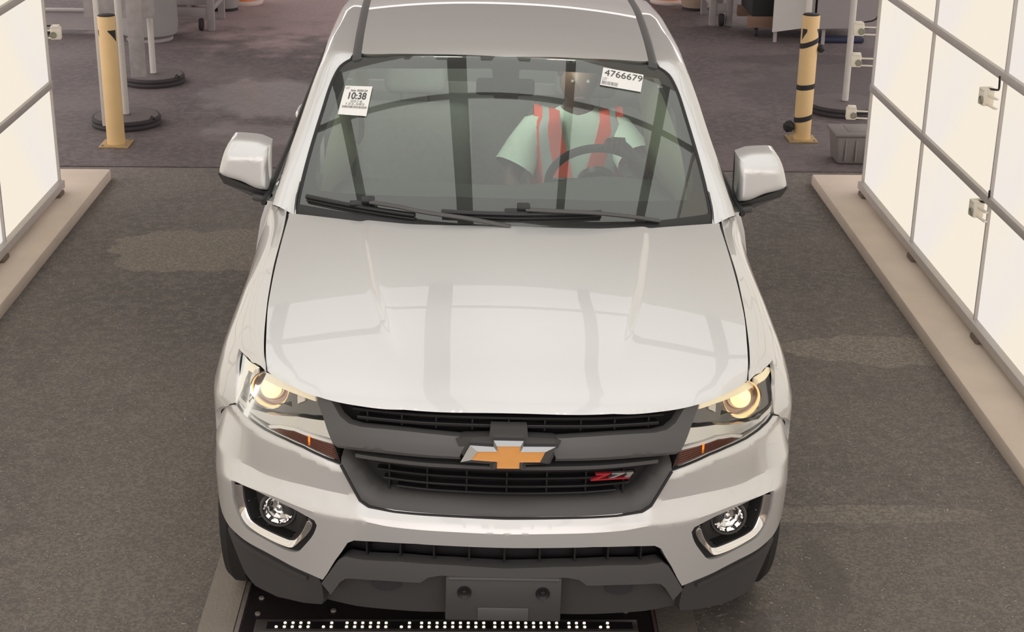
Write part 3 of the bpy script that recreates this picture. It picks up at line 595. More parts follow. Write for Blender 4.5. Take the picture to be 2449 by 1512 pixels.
    def res(P, k=48):
        s = np.concatenate([[0], np.cumsum(np.linalg.norm(np.diff(P, axis=0), axis=1))]); q = np.linspace(0, s[-1], k); return np.stack([np.interp(q, s, P[:, i]) for i in range(2)], 1)
    a, b = res(ou), res(inn)
    mid = a*.5+b*.5
    V, F = loft([skin(P[:, 0], P[:, 1], d_bump(P[:, 0], P[:, 1])+o) for P, o in ((a, .014), (a, .002), (a*.93+b*.07, -.001), (mid, .004), (b, .020), (b, .05))]); pobj('chrome_trim', mm((V, F)), CHROME, B, 60)
    fc = np.array(skin(.737, .580, d_bump(.737, .580)+.032))*(1 if sg > 0 else MIR); fax = Vector((sg*.12, -1, .06)).normalized()
    lathe('lamp_ring', [(.058, -.02), (.058, .002), (.054, .008), (.049, .008), (.047, .002)], DARK, B, fc, fax, 36, cap=False)
    lathe('lamp_reflector', [(.046, .004), (.040, -.010), (.024, -.022), (.010, -.026), (.010, -.006), (0, -.004)], CHROME, B, fc, fax, 12, smooth=12, cap=False)
    lathe('lens', [(.047, .004), (.040, .011), (.024, .017), (0, .019)], CLEAR, B, fc, fax, 32, smooth=60, cap=False)
# wheels ------------------------------------------------------------------
RUB = mat('tyre_rubber', (.022, .021, .021), .75, noise=.2, nscale=30); RIM = mat('grey_alloy', (.30, .30, .30), .35, .8)
for sg in (1, -1):
    for yw in (.925, 4.183):
        c = (sg*.792, yw, .381+sg*.792*math.tan(ROLL)); W_ = thing('wheel', '', ''); del W_['label'], W_['category']; W_.parent = T; W_.location = c; ax = (sg, 0, 0)
        lathe('tyre', [(.225, -.10), (.25, -.118), (.31, -.128), (.355, -.118), (.376, -.095), (.381, -.05), (.374, -.047), (.374, -.037), (.381, -.034), (.382, .034), (.374, .037), (.374, .047), (.381, .05), (.376, .095), (.355, .118), (.31, .128), (.25, .118), (.225, .10)], RUB, W_, (0, 0, 0), ax, 64, cap=False)
        lathe('rim', [(.228, -.10), (.222, .06), (.232, .095), (.222, .10), (.20, .04), (.19, .02), (.10, .045), (.05, .06), (0, .06)], RIM, W_, (0, 0, 0), ax, 48)
        for k in range(6):
            a = math.pi/3*k; p0 = Vector((sg*.055, .04*math.cos(a), .04*math.sin(a))); p1 = Vector((sg*.085, .215*math.cos(a), .215*math.sin(a))); tube('spoke', [p0, (p0+p1)/2+Vector((sg*.006, 0, 0)), p1], [.022, .018, .024], RIM, W_, 8)
# windshield ---------------------------------------------------------------
WE = [(.9494, .978), (1.0, .955), (1.015, .9441), (1.0477, .8836), (1.0528, .8024), (1.0363, .5631), (1.0174, .2974), (1.0028, .1287), (.9889, .0161), (.965, -.06)]
we = [(0, 1.0), (.5, .994), (.85, .985)]+[tuple(p) for p in smoothpath(WE, 4)]+[(.5, -.06), (0, -.06)]
wsym = sym(we)
def ws(off): 
    def f(u, v):
        e = 1e-3; p = wshield(u, v); a = (wshield(u+e, v)-p); b = (wshield(u, v+e)-p); n = np.cross(a, b); n = n/np.linalg.norm(n, axis=-1, keepdims=True); return p+n*off
    return f
WS = pobj('windshield', patch(ws(0.), wsym, step=.035), GLASS, T, 80); WS['label'] = 'curved windshield reflecting the ceiling bars'
FR = [(.9723, .8851), (.9826, .7073), (.9878, .5149), (.9836, .3714), (.9679, .2577), (.950, .18), (.928, .13), (.9065, .1138)]
fi = [(0, .716), (.067, .716), (.072, .74), (.085, .912), (.10, .918), (.5, .908), (.92, .900)]+FR+[(.27, .160), (0, .163)]
fi = sym(fi)
pobj('ceramic_border', patch(ws(-.006), wsym, [fi], step=.035), mat('black_ceramic', (.012, .012, .013), .35), WS)
def sealrow(o, w): 
    P = smoothpath(WE, 4); return [ws(o)(np.array([p[0]*w]), np.array([p[1]]))[0] for p in P]
V, F = loft([sealrow(.001, .992), sealrow(.006, 1.0), sealrow(.004, 1.008), sealrow(-.02, 1.010)]); pair('windshield_seal', (V, F), SEAL, (WS, WS))
# cowl under the glass edge
q = np.linspace(-1.02, 1.02, 41)
V, F = loft([ws(.004)(q*.985, np.full(41, .018)), ws(.005)(q, np.full(41, -.012)), ws(-.006)(q, np.full(41, -.06)), ws(-.03)(q, np.full(41, -.2))]); mesh('cowl_panel', V, F, mat('cowl_black', (.020, .020, .020), .55), T)
V, F = loft([[ws(o)(np.array([u]), np.array([v]))[0] for u, v in ((1.005, .14), (1.0, .06), (.99, 0.), (.985, -.04))] for u_, o in ((0, .008),)]+[[ws(o)(np.array([u]), np.array([v]))[0] for u, v in ((1.03, .12), (1.06, .06), (1.075, 0.), (1.08, -.06))] for o in (.002,)]); pair('cowl_corner', (V, F), DARK, (T, T))
# wipers
WIP = mat('wiper_black', (.018, .018, .019), .38)
def wiper(bl, conn, arm, lbl):
    P = lambda uv, o: Vector(ws(o)(np.array([uv[0]]), np.array([uv[1]]))[0])
    w = tube('wiper', [P(tuple(np.array(bl[0])*(1-t)+np.array(bl[1])*t), .014) for t in np.linspace(0, 1, 9)], .010, WIP, T, 8, flat=.9); w['label'] = lbl
    tube('rubber', [P(tuple(np.array(bl[0])*(1-t)+np.array(bl[1])*t-np.array((0, .012))), .006) for t in np.linspace(0, 1, 9)], .005, SEAL, w, 6)
    c = P(conn, .028); box('clip', c, (.044, .030, .018), WIP, w, .005, Matrix.Rotation(.45, 3, 'X')); box('clip_saddle', P((conn[0]-.03, conn[1]-.012), .018), (.085, .024, .012), WIP, w, .005, Matrix.Rotation(.45, 3, 'X'))
    tube('arm', [Vector(p) for p in smoothpath([P(a, o) for a, o in arm], 5)], [.010]*4+[.012]*20 if False else .012, MID, w, 8, flat=.6)
wiper(((-.9469, .056), (-.42, .036)), (-.643, .072), [((-.63, .065), .026), ((-.5, .055), .030), ((-.40, .042), .030), ((-.20, .032), .024), ((.02, .012), .010)], 'wiper resting at the passenger side')
wiper(((-.2983, .064), (.4458, .069)), (.080, .088), [((.09, .078), .026), ((.2, .068), .030), ((.374, .054), .032), ((.55, .036), .024), ((.72, .010), .010)], 'wiper resting at the driver side')
# roof and pillars ---------------------------------------------------------
def roofp(x, y): return roof(x, y)
STR = lambda y: np.interp(y, [1.98, 3.15, 3.45], [.548, .585, .59])
rf = [(0, 1.945), (.3, 1.966), (.50, 1.998), (.535, 2.008)]+[(float(STR(y)), y) for y in np.linspace(2.02, 3.40, 12)]+[(.3, 3.45), (0, 3.46)]
def roofin(x, y): p = roof(x, y-.025*np.sign(y-2.6)); p[..., 2] -= .018; return p
RO = pobj('roof', patch(roofp, sym(rf), step=.035, rim=roofin), PAINT, T, 50)
ys = np.linspace(2.0, 3.42, 30)
V, F = loft([[(float(STR(y))+a, y, float(roof(np.array(.56), np.array(y))[2])+b) for y in ys] for a, b in ((-.002, -.02), (0, -.004), (.010, .0), (.024, .0), (.034, -.005), (.036, -.03))]); F = list(F)+[tuple(i*30 for i in range(6))]; pair('roof_strip', (V, F), MID, (RO, RO), 50)
wl = smoothpath(WE, 4)
A = [(float(STR(y))+.034, y, float(roof(np.array(.57), np.array(y))[2])-.004) for y in (3.42, 2.9, 2.4, 2.1, 2.02)]+[tuple(ws(.002)(np.array([p[0]*1.003]), np.array([p[1]]))[0]) for p in wl[2:]]
C = smoothpath([(.705, 3.42, 1.555), (.708, 2.9, 1.583), (.706, 2.4, 1.584), (.702, 2.12, 1.570), (.735, 1.92, 1.470), (.762, 1.75, 1.378), (.786, 1.6, 1.303), (.802, 1.45, 1.236), (.820, 1.36, 1.185), (.825, 1.33, 1.165)], 8)
A = np.array(A)
def resn(P, k, key):
    s = np.concatenate([[0], np.cumsum(np.linalg.norm(np.diff(P, axis=0), axis=1))]); kk = np.interp(key, np.linspace(0, 1, len(s)), s/s[-1]) if False else None
    return s
def rows_by_y(P, yv): o = np.argsort(P[:, 1]); return np.stack([np.interp(yv, P[o, 1], P[o, i]) for i in range(3)], 1)
yA = np.concatenate([np.linspace(3.42, 2.12, 14), np.linspace(2.09, 1.36, 34)])
iA = np.concatenate([np.linspace(3.42, 2.06, 14), np.linspace(2.055, float(A[-1, 1])+.01, 34)])
RA = rows_by_y(A, iA); RC = rows_by_y(C, yA)
rowsP = []
for t, b in ((0, 0), (.06, .004), (.25, .014), (.5, .020), (.75, .016), (.94, .006), (1, 0)):
    q = RA*(1-t)+RC*t; q[:, 0] += b*.7; q[:, 2] += b*.8; q[:, 1] -= b*.3; rowsP.append(q)
q = RC.copy(); q[:, 0] -= .03; q[:, 2] -= .012; rowsP.append(q)
V, F = loft(rowsP); pair('cab_pillar', (V, F), PAINT, (T, T), 60)
# cab sides: doors, side windows, box
SX = pchip([.36, .45, .6, .8, .9, .98, 1.06, 1.12, 1.17], [.875, .895, .91, .913, .905, .893, .880, .868, .850])
def side(y, z): return np.stack([SX(z)+0*y-.012*sstep(3.5, 5.4, y), y+0*z, z+0*y], -1)
def sidein(y, z): p = side(y, z); p[..., 0] -= .03; return p
def archc(yc, n=18, r=.455): return [(yc+r*math.cos(a), .375+r*math.sin(a)) for a in np.linspace(math.pi-.02, .02, n)]
for nm, y0, y1 in (('front_door', 1.455, 2.47), ('rear_door', 2.478, 3.42)):
    for sg in (1, -1):
        PF = patch(side, [(y0, .40), (y1, .40), (y1, 1.17), (y0, 1.17)], step=.07, rim=sidein, flip=True)
        Dd = mesh(nm, np.asarray(PF[0])*(1 if sg > 0 else MIR), PF[1], PAINT, T, 50)
        zt = lambda y: float(np.interp(y, [1.36, 1.45, 1.6, 1.75, 1.92, 2.12, 2.4, 3.42], [1.185, 1.236, 1.303, 1.378, 1.470, 1.560, 1.572, 1.545]))-.012
        xt = lambda y: float(np.interp(y, [1.36, 1.45, 1.6, 1.75, 1.92, 2.12, 2.4, 3.42], [.815, .797, .781, .757, .730, .697, .700, .700]))-.006
        yy = np.linspace(y0, y1, 16)
        rows = [[((.852+(xt(y)-.852)*t)*sg, y, 1.165+(max(zt(y), 1.17)-1.165)*t) for y in yy] for t in (0, .5, 1)]
        V, F = loft(rows); mesh('window', V, F, SIDEGLASS, Dd)
        tube('window_frame', [(r[0]*1.006, r[1], r[2]) for r in rows[2]], .014, SEAL, Dd, 8); tube('belt_strip', [(r[0]*1.008, r[1], r[2]) for r in rows[0]], .012, SEAL, Dd, 8)
        ph = (rows[2][-1], rows[0][-1]); tube('window_post', ph, .022, SEAL, Dd, 8)
        hy, hz = (2.62, .965) if nm == 'front_door' else (3.27, 1.058)
        hx = float(SX(hz))
        tube('handle', [Vector(p) for p in smoothpath([(sg*(hx-.01), hy+.12, hz-.008), (sg*(hx+.034), hy+.10, hz-.002), (sg*(hx+.046), hy+.04, hz), (sg*(hx+.046), hy-.05, hz), (sg*(hx+.034), hy-.10, hz-.002), (sg*(hx-.01), hy-.12, hz-.008)], 3)], .017, PAINT, Dd, 10); lathe('handle_cup', [(0, -.01), (.035, -.008), (.045, .001), (.05, .0015)], BLACK, Dd, (sg*(hx+.001), hy, hz), (sg, 0, 0), 20)
bx = [(3.44, .40), (4.183-.455, .40)]+archc(4.183)+[(4.183+.455, .42), (5.33, .46), (5.36, .6), (5.36, 1.15), (3.44, 1.15)]
pair('box_side', patch(side, bx, step=.08, rim=lambda y, z: side(y, z)-np.array([.06, 0, 0]), flip=True), PAINT, (T, T), 50)
for sg in (1, -1): box('box_rail', (sg*.845, 4.40, 1.158), (.09, 1.92, .03), DARK, T, .008)
box('box_floor', (0, 4.40, .72), (1.62, 1.90, .05), DARK, T); box('tailgate', (0, 5.34, .90), (1.56, .05, .50), PAINT, T, .012); box('rear_bumper', (0, 5.42, .52), (1.70, .12, .18), CHROME, T, .03)
box('cab_back', (0, 3.435, .90), (1.66, .03, .56), PAINT, T); box('chassis', (0, 2.75, .42), (1.05, 4.5, .14), BLACK, T, .02); box('sill', (0, 2.42, .40), (1.74, 1.95, .08), DARK, T, .02)
rw = mesh('rear_window', [(-.74, 3.43, 1.17), (.74, 3.43, 1.17), (.62, 3.40, 1.55), (-.62, 3.40, 1.55)], [(0, 1, 2, 3)], SIDEGLASS, T, 0)
# mirrors ------------------------------------------------------------------
for sg in (1, -1):
    # outline of the cap seen from the front, clockwise from the inner top
    O = [(.852, 1.338), (.90, 1.352), (.985, 1.356), (1.006, 1.334), (1.024, 1.285), (1.034, 1.243), (.95, 1.208), (.874, 1.178), (.858, 1.178), (.854, 1.26)]
    O = smoothpath(O+O[:1], 3)[:-1]; cc = np.array((.945, 1.268))
    def ring(k, y, dz=0., dx=0.):
        r = cc+(O-cc)*k; return [(sg*(p[0]+dx), y, p[1]+dz) for p in r]+[(sg*(r[0][0]+dx), y, r[0][1]+dz)]
    V, F = loft([ring(.0, 1.545), ring(.15, 1.545), ring(.3, 1.545), ring(.45, 1.545), ring(.6, 1.545), ring(.7, 1.5455), ring(.80, 1.546), ring(.90, 1.549), ring(.965, 1.558), ring(.995, 1.578), ring(1.0, 1.61), ring(1.0, 1.66)])
    # upper facet leans back
    V = [(x, y+max(0, z-1.305)*.9, z) for x, y, z in V]
    M = mesh('mirror', V, F, PAINT, T, 45); M['label'] = 'wing mirror on the driver side' if sg > 0 else 'wing mirror on the passenger side'
    V, F = loft([ring(.99, 1.655), ring(.985, 1.70), ring(.93, 1.72), ring(.02, 1.72)]); mesh('mirror_shell', V, F, BLACK, M, 45)
    lowp = [(1.036, 1.240), (.95, 1.205), (.872, 1.175), (.856, 1.176), (.862, 1.150), (.918, 1.152), (1.018, 1.198)]
    k = len(lowp); V = [(sg*x, 1.550+(0 if i < 4 else .02), z) for i, (x, z) in enumerate(lowp)]+[(sg*x, 1.70, z) for x, z in lowp]
    mesh('mirror_base', V, [tuple(range(k))]+[(i, (i+1) % k, k+(i+1) % k, k+i) for i in range(k)]+[tuple(range(2*k-1, k-1, -1))], DARK, M, 0)
    box('arm', (sg*.862, 1.585, 1.147), (.105, .09, .026), DARK, M, .006, Matrix.Rotation(sg*-.20, 3, 'Y'))
    mesh('mirror_glass', [(sg*.87, 1.7215, 1.19), (sg*1.01, 1.7215, 1.24), (sg*.99, 1.7215, 1.335), (sg*.87, 1.7215, 1.325)], [(0, 1, 2, 3)], CHROME, M, 0)
# cabin --------------------------------------------------------------------
INT = mat('cabin_grey', (.16, .165, .155), .8, noise=.1, nscale=20); SEAT = mat('seat_cloth', (.20, .21, .195), .9, noise=.15, nscale=60); TRIM = mat('pale_trim', (.80, .82, .62), .7)
dx = np.linspace(-.74, .74, 25)
def dashrow(y, z, hump=0.): return [(x, y+.12*(x/.74)**2, z+hump*math.exp(-((x-.37)/.2)**2)) for x in dx]
V, F = loft([dashrow(1.16, 1.155), dashrow(1.35, 1.175), dashrow(1.55, 1.185, .01), dashrow(1.68, 1.185, .035), dashrow(1.74, 1.165, .03), dashrow(1.76, 1.08), dashrow(1.72, .85)]); DB = mesh('dashboard', V, F, mat('dash_dark', (.13, .135, .125), .75, bump=.1, bscale=300), T, 60)
box('centre_screen', (0, 1.755, 1.06), (.24, .03, .14), BLACK, DB, .006)
def seat(x):
    s = box('seat', (x, 2.42, .62), (.50, .52, .16), SEAT, T, .05, seg=4)
    box('backrest', (0, .26, .33), (.50, .15, .60), SEAT, s, .06, Matrix.Rotation(-.28, 3, 'X'), seg=4); box('headrest', (0, .37, .735), (.27, .10, .17), SEAT, s, .04, Matrix.Rotation(-.2, 3, 'X'), seg=4)
    for o in (-.06, .06): tube('headrest_post', [(o, .34, .58), (o, .36, .68)], .007, BLACK, s, 6)
seat(-.37); seat(.37)
b2 = box('rear_seat', (0, 3.10, .60), (1.36, .46, .18), SEAT, T, .05, seg=3); box('backrest', (0, .20, .30), (1.36, .14, .50), SEAT, b2, .05, Matrix.Rotation(-.2, 3, 'X'), seg=3)
V, F = loft([[(x, y, float(roof(np.array(x), np.array(y))[2])-.055-(.02 if y < 2.1 else 0)) for x in np.linspace(-.60, .60, 15)] for y in (2.06, 2.2, 2.6, 3.0, 3.4)]); mesh('headliner', V, F, mat('headliner_grey', (.33, .34, .31), .9), T, 60)
box('cabin_floor', (0, 2.5, .47), (1.6, 1.9, .04), BLACK, T)
for sg in (1, -1):
    P = [ws(-.035)(np.array([u*sg]), np.array([v]))[0] for u, v in ((.965, .93), (.985, .80), (.985, .6), (.975, .42), (.955, .28), (.93, .17), (.91, .10))]
    P2 = [p+np.array((-sg*w, .10, -.02)) for p, w in zip(P, (.035, .06, .085, .10, .075, .03, .01))]
    V, F = loft([P, P2, [p+np.array((0, .12, -.06)) for p in P2]]); pt = mesh('pillar_trim', V, F, TRIM, T, 60)
    if sg < 0: tube('grab_handle', [P2[2]+np.array((.0, -.02, .03)), P2[2]*.7+P2[3]*.3+np.array((.012, -.05, 0)), P2[3]*.7+P2[2]*.3+np.array((.012, -.05, 0)), P2[3]+np.array((0, -.02, 0))], .011, mat('grab_grey', (.06, .06, .06), .6), pt, 8)
for sg in (1, -1): box('sun_visor', (sg*.33, 2.10, 1.545), (.42, .14, .022), TRIM, T, .008, Matrix.Rotation(-.22, 3, 'X'))
mr_ = box('rear_view_mirror', (0, 1.86, 1.515), (.22, .03, .065), BLACK, T, .012); tube('mirror_stem', [(0, 0, .02), (0, -.015, .06)], .01, BLACK, mr_, 8)
# fill lights added under the headliner, out of view, to brighten driver and cabin
for sg in (1, -1):
    ml = box('cab_fill_light', (sg*.22, 2.14, 1.572), (.11, .06, .012), mat('cab_fill_cover', (.9, .9, .85), .4, emit=(1., .95, .85), estr=3.), T, .004)
    ld = bpy.data.lights.new('cab_fill_spot', 'SPOT'); ld.energy = 24; ld.spot_size = 2.5; ld.shadow_soft_size = .05; ld.color = (1, .97, .9); lo = bpy.data.objects.new('cab_fill_spot', ld); COL.objects.link(lo); lo.parent = ml; lo.location = (0, 0, -.012); lo.rotation_euler = (.25, 0, 0)
# steering wheel
swc = Vector((.365, 1.92, 1.135)); sax = Vector((0, .86, .50)).normalized(); u, v, a = frame_to(sax)
SW = tube('steering_wheel', [swc+(u*math.cos(t)+v*math.sin(t))*.187 for t in np.linspace(0, 2*math.pi, 49)], .0165, mat('wheel_leather', (.035, .035, .036), .5), T, 10, cap=False)
lathe('hub', [(0, .03), (.05, .03), (.075, .015), (.08, -.02), (0, -.02)], BLACK, SW, swc, sax, 24)
for t in (0, math.pi, math.pi*1.5): tube('spoke', [swc+(u*math.cos(t)+v*math.sin(t))*.06, swc+(u*math.cos(t)+v*math.sin(t))*.18], .016, BLACK, SW, 8)
tube('column', [swc, swc-Vector((0, .30, .02))], .05, BLACK, SW, 12)
# ---------------------------------------------------------------- the driver
def driver():
    P = thing('person', 'driver behind the windshield in pale tee and orange safety vest, hand on the wheel', 'person', mw=TRUCK)
    SK = mat('brown_skin', (.085, .048, .032), .55, noise=.1, nscale=30); SH = mat('pale_green_tee', (.66, .80, .70), .9, noise=.06, nscale=25, bump=.3, bscale=25)
    OR = mat('orange_vest', (1.0, .13, .07), .7, noise=.08, nscale=30, emit=(1., .1, .05), estr=0.); RF = mat('grey_reflective', (.50, .56, .56), .45); PT = mat('dark_trousers', (.03, .03, .04), .9)
    bm = bmesh.new(); lay = bm.verts.layers.skin.verify(); V = {}
    def v(k, co, r, ry=None): q = bm.verts.new(co); q[lay].radius = (r, ry or r); V[k] = q; return q
    def ch(*ks):
        for a, b in zip(ks, ks[1:]): bm.edges.new((V[a], V[b]))
    v('pel', (.33, 2.40, .76), .13, .11); v('wai', (.33, 2.42, .92), .125, .10); v('che', (.32, 2.44, 1.10), .14, .10); v('sho', (.315, 2.44, 1.22), .11, .085); v('nek', (.313, 2.43, 1.33), .05); v('jaw', (.313, 2.395, 1.375), .058, .062); v('mid', (.313, 2.39, 1.435), .070, .082); v('crn', (.313, 2.40, 1.495), .066, .078); v('top', (.313, 2.405, 1.54), .035)
    ch('pel', 'wai', 'che', 'sho', 'nek', 'jaw', 'mid', 'crn', 'top'); V['pel'][lay].use_root = True
    v('nos', (.313, 2.305, 1.425), .011); ch('mid', 'nos')
    for s, k in ((-1, 'r'), (1, 'l')): v('ear'+k, (.313+s*.082, 2.40, 1.43), .014); ch('mid', 'ear'+k)
    v('shr', (.145, 2.44, 1.225), .058); v('elr', (.035, 2.33, 1.02), .042); v('wrr', (.10, 2.10, .93), .028); v('par', (.115, 2.03, .925), .034, .02); ch('sho', 'shr', 'elr', 'wrr', 'par')
    v('shl', (.485, 2.44, 1.225), .058); v('ell', (.585, 2.20, 1.09), .042); v('wrl', (.475, 1.93, 1.262), .028); v('pal', (.440, 1.875, 1.305), .036, .022); ch('sho', 'shl', 'ell', 'wrl', 'pal')
    for i, o in enumerate((-.026, -.009, .009, .024)):      # fingers curl over the rim
        a, b_, c = f'fa{i}', f'fb{i}', f'fc{i}'; ln = (.9, 1.05, 1., .8)[i]
        v(a, (.425+o*1.2, 1.835, 1.328), .010); v(b_, (.415+o*1.2, 1.800+.004*i, 1.322-.004*ln), .009); v(c, (.412+o*1.2, 1.798, 1.290), .008); ch('pal', a, b_, c)
        a, b_, c = f'ga{i}', f'gb{i}', f'gc{i}'
        v(a, (.125+o, 1.975, .925), .009); v(b_, (.128+o, 1.94, .912), .0085); v(c, (.130+o, 1.925, .885), .008); ch('par', a, b_, c)
    v('tha', (.405, 1.872, 1.292), .011); v('thb', (.385, 1.848, 1.278), .009); ch('pal', 'tha', 'thb'); v('tra', (.085, 2.01, .925), .011); v('trb', (.075, 1.98, .915), .009); ch('par', 'tra', 'trb')
    for s, k in ((-1, 'r'), (1, 'l')):
        v('hip'+k, (.33+s*.10, 2.36, .74), .09); v('kne'+k, (.33+s*.14, 1.98, .80), .065); v('ank'+k, (.33+s*.13, 1.72, .52), .042); v('toe'+k, (.33+s*.13, 1.58, .50), .035); ch('pel', 'hip'+k, 'kne'+k, 'ank'+k, 'toe'+k)
    me = bpy.data.meshes.new('body'); bm.to_mesh(me); bm.free(); b = put('body', me, SK, P, 0); md = b.modifiers.new('skin', 'SKIN'); md.use_smooth_shade = True; b.modifiers.new('sub', 'SUBSURF').levels = 1; b.modifiers['sub'].render_levels = 2
    for s in (-1, 1): lathe('eye', [(0, .008), (.006, .006), (.008, 0), (0, -.006)], mat('eye_white', (.16, .15, .14), .5), P, (.313+s*.032, 2.312, 1.445), (0, -1, 0), 12)
    lathe('mouth', [(0, .004), (.018, .002), (.022, 0)], mat('lip', (.10, .04, .035), .5), P, (.313, 2.326, 1.372), (0, -1, 0), 12, squash=.3)
    lathe('hair', [(.088, -.03), (.092, .0), (.086, .035), (.06, .065), (.03, .078), (0, .082)], mat('black_hair', (.012, .011, .011), .8), P, (.313, 2.418, 1.475), (0, .12, 1), 20)
    # shirt: torso rings plus sleeves, one mesh
    rings = [((.33, 2.40, .74), .185, .150), ((.33, 2.42, .90), .180, .145), ((.324, 2.44, 1.05), .205, .145), ((.322, 2.445, 1.16), .222, .135), ((.320, 2.445, 1.225), .215, .115), ((.318, 2.44, 1.265), .180, .095), ((.313, 2.435, 1.295), .095, .080), ((.313, 2.43, 1.310), .068, .068)]
    N = 40; VV = []; F = []
    for c, a, b_ in rings:
        for k in range(N): t = 2*math.pi*k/N; VV.append((c[0]+a*math.copysign(abs(math.cos(t))**.85, math.cos(t)), c[1]+b_*math.copysign(abs(math.sin(t))**.85, math.sin(t)), c[2]+.018*(1-abs(math.cos(t)))*(-1 if c[2] > 1.25 and math.sin(t) < 0 else 0)))
    for i in range(len(rings)-1):
        for k in range(N): F.append((i*N+k, i*N+(k+1) % N, (i+1)*N+(k+1) % N, (i+1)*N+k))
    def sleeve(path, rs):
        o = len(VV); Q = [Vector(p) for p in path]; ref = None; n = 16
        for i, p in enumerate(Q):
            d = (Q[min(i+1, len(Q)-1)]-Q[max(i-1, 0)]).normalized(); ref = ref or frame_to(d)[0]; u = (ref-d*ref.dot(d)).normalized(); w = d.cross(u); ref = u
            for k in range(n): t = 2*math.pi*k/n; VV.append(tuple(p+u*(rs[i]*math.cos(t))+w*(rs[i]*math.sin(t))))
        for i in range(len(Q)-1):
            for k in range(n): F.append((o+i*n+k, o+i*n+(k+1) % n, o+(i+1)*n+(k+1) % n, o+(i+1)*n+k))
    sleeve([(.20, 2.445, 1.215), (.145, 2.43, 1.205), (.10, 2.40, 1.14), (.058, 2.36, 1.065)], [.070, .075, .080, .088])
    sleeve([(.43, 2.445, 1.215), (.485, 2.43, 1.205), (.522, 2.36, 1.165), (.556, 2.29, 1.125)], [.070, .075, .078, .084])
    mesh('tee_shirt', VV, F, SH, P, 60)
    def front(x, z):
        zs = [r[0][2] for r in rings]; cx = np.interp(z, zs, [r[0][0] for r in rings]); cy = np.interp(z, zs, [r[0][1] for r in rings]); a = np.interp(z, zs, [r[1] for r in rings]); b_ = np.interp(z, zs, [r[2] for r in rings])
        q = min(abs(x-cx)/a, .999); sn = (1-q**(2/.85))**(.85/2); return (x, cy-b_*sn-.012, z+.004)
    def band(nm, s, f0, f1, m):
        rows = []
        for z in np.linspace(.86, 1.272, 22):
            xi = .320+s*np.interp(z, [.86, .98, 1.08, 1.2, 1.272], [.012, .016, .030, .066, .082]); xo = .320+s*np.interp(z, [.86, 1.0, 1.15, 1.24, 1.272], [.190, .198, .212, .210, .185]); rows.append([front(xi+(xo-xi)*(f0+(f1-f0)*t), z) for t in np.linspace(0, 1, 5)])
        last = rows[-1]; rows.append([(x, y+.05, z+.026) for x, y, z in last]); rows.append([(x, y+.12, z+.02) for x, y, z in last]); rows.append([(x, y+.20, z-.05) for x, y, z in last])
        V, F = loft(rows); mesh(nm, V, F, m, P, 60)
    for s in (-1, 1):
        band('vest_panel', s, 0., .42, OR); band('reflective_stripe', s, .42, .68, RF); band('vest_panel', s, .68, 1., OR)
    V, F = loft([[(.33+s*.10+.095*math.cos(t), y, z+.095*math.sin(t)) for t in np.linspace(0, 2*math.pi, 17)] for s in (1,) for y, z in ((2.38, .745), (2.2, .78), (1.98, .805))]); mesh('trousers', V, F, PT, P, 60)
    V, F = loft([[(.33-.10+.095*math.cos(t), y, z+.095*math.sin(t)) for t in np.linspace(0, 2*math.pi, 17)] for y, z in ((2.38, .745), (2.2, .78), (1.98, .805))]); mesh('trousers', V, F, PT, P, 60)
driver()
# ---------------------------------------------------------------- stickers on the glass
PAPER = mat('white_paper', (.86, .85, .82), .6, noise=.02, nscale=200); INK = mat('black_ink', (.07, .065, .06), .6); INK2 = mat('grey_ink', (.25, .24, .23), .6)
def sticker(lbl, q, items):
    q = [np.array(p) for p in q]
    def P(a, b, o):
        p = q[3]*(1-a)*(1-b)+q[2]*a*(1-b)+q[1]*a*b+q[0]*(1-a)*b; return ws(o)(np.array([p[0]]), np.array([p[1]]))[0]
    S = thing('windshield_sticker', lbl, 'sticker', mw=TRUCK, group='paper stickers on the windshield')
    g = np.linspace(0, 1, 6); V, F = loft([[P(a, b, .004) for a in g] for b in g]); mesh('paper', V, F, PAPER, S, 60)
    for it in items:
        if it[0] == 't':
            _, txt, x0, x1, y0, y1, m, bo = it; tv, tf = mtext(txt, bold=bo); mesh('print', [P(x0+(x1-x0)*a, y0+(y1-y0)*b, .0052) for a, b in tv], tf, m, S, 0)
        else:
            _, x0, x1, y0, y1, n, m = it; rn = random.Random(n); x = x0; V = []; F = []
            while x < x1:
                w = rn.choice((.006, .010, .015)); k = len(V); V += [P(x, y0, .0052), P(min(x+w, x1), y0, .0052), P(min(x+w, x1), y1, .0052), P(x, y1, .0052)]; F.append((k, k+1, k+2, k+3)); x += w+rn.choice((.006, .010, .014))
            mesh('barcode', V, F, m, S, 0)
sticker('upright white sale sticker with 10:38 in bold at the left of the windshield', [(-.9595, .7538), (-.793, .7559), (-.7766, .5586), (-.9409, .5581)],
        [('t', '10:38', .22, .86, .53, .77, INK, .02), ('t', 'Sale 2020.24', .26, .86, .80, .87, INK, .01), ('t', '2016', .33, .76, .425, .50, INK2, 0), ('t', '122,582', .20, .86, .325, .405, INK2, 0), ('b', .08, .95, .23, .305, 3, INK2), ('t', 'DAT', .05, .20, .88, .95, INK2, 0)])
sticker('white numbered sticker reading 4766679 at the upper right of the windshield', [(.6212, .9369), (.871, .8917), (.8137, .7662), (.5718, .8105)],
        [('t', '4766679', .055, .985, .55, .90, INK, .0), ('t', 'LOT', .03, .14, .30, .44, INK2, 0), ('b', .03, .42, .06, .25, 5, INK2)])
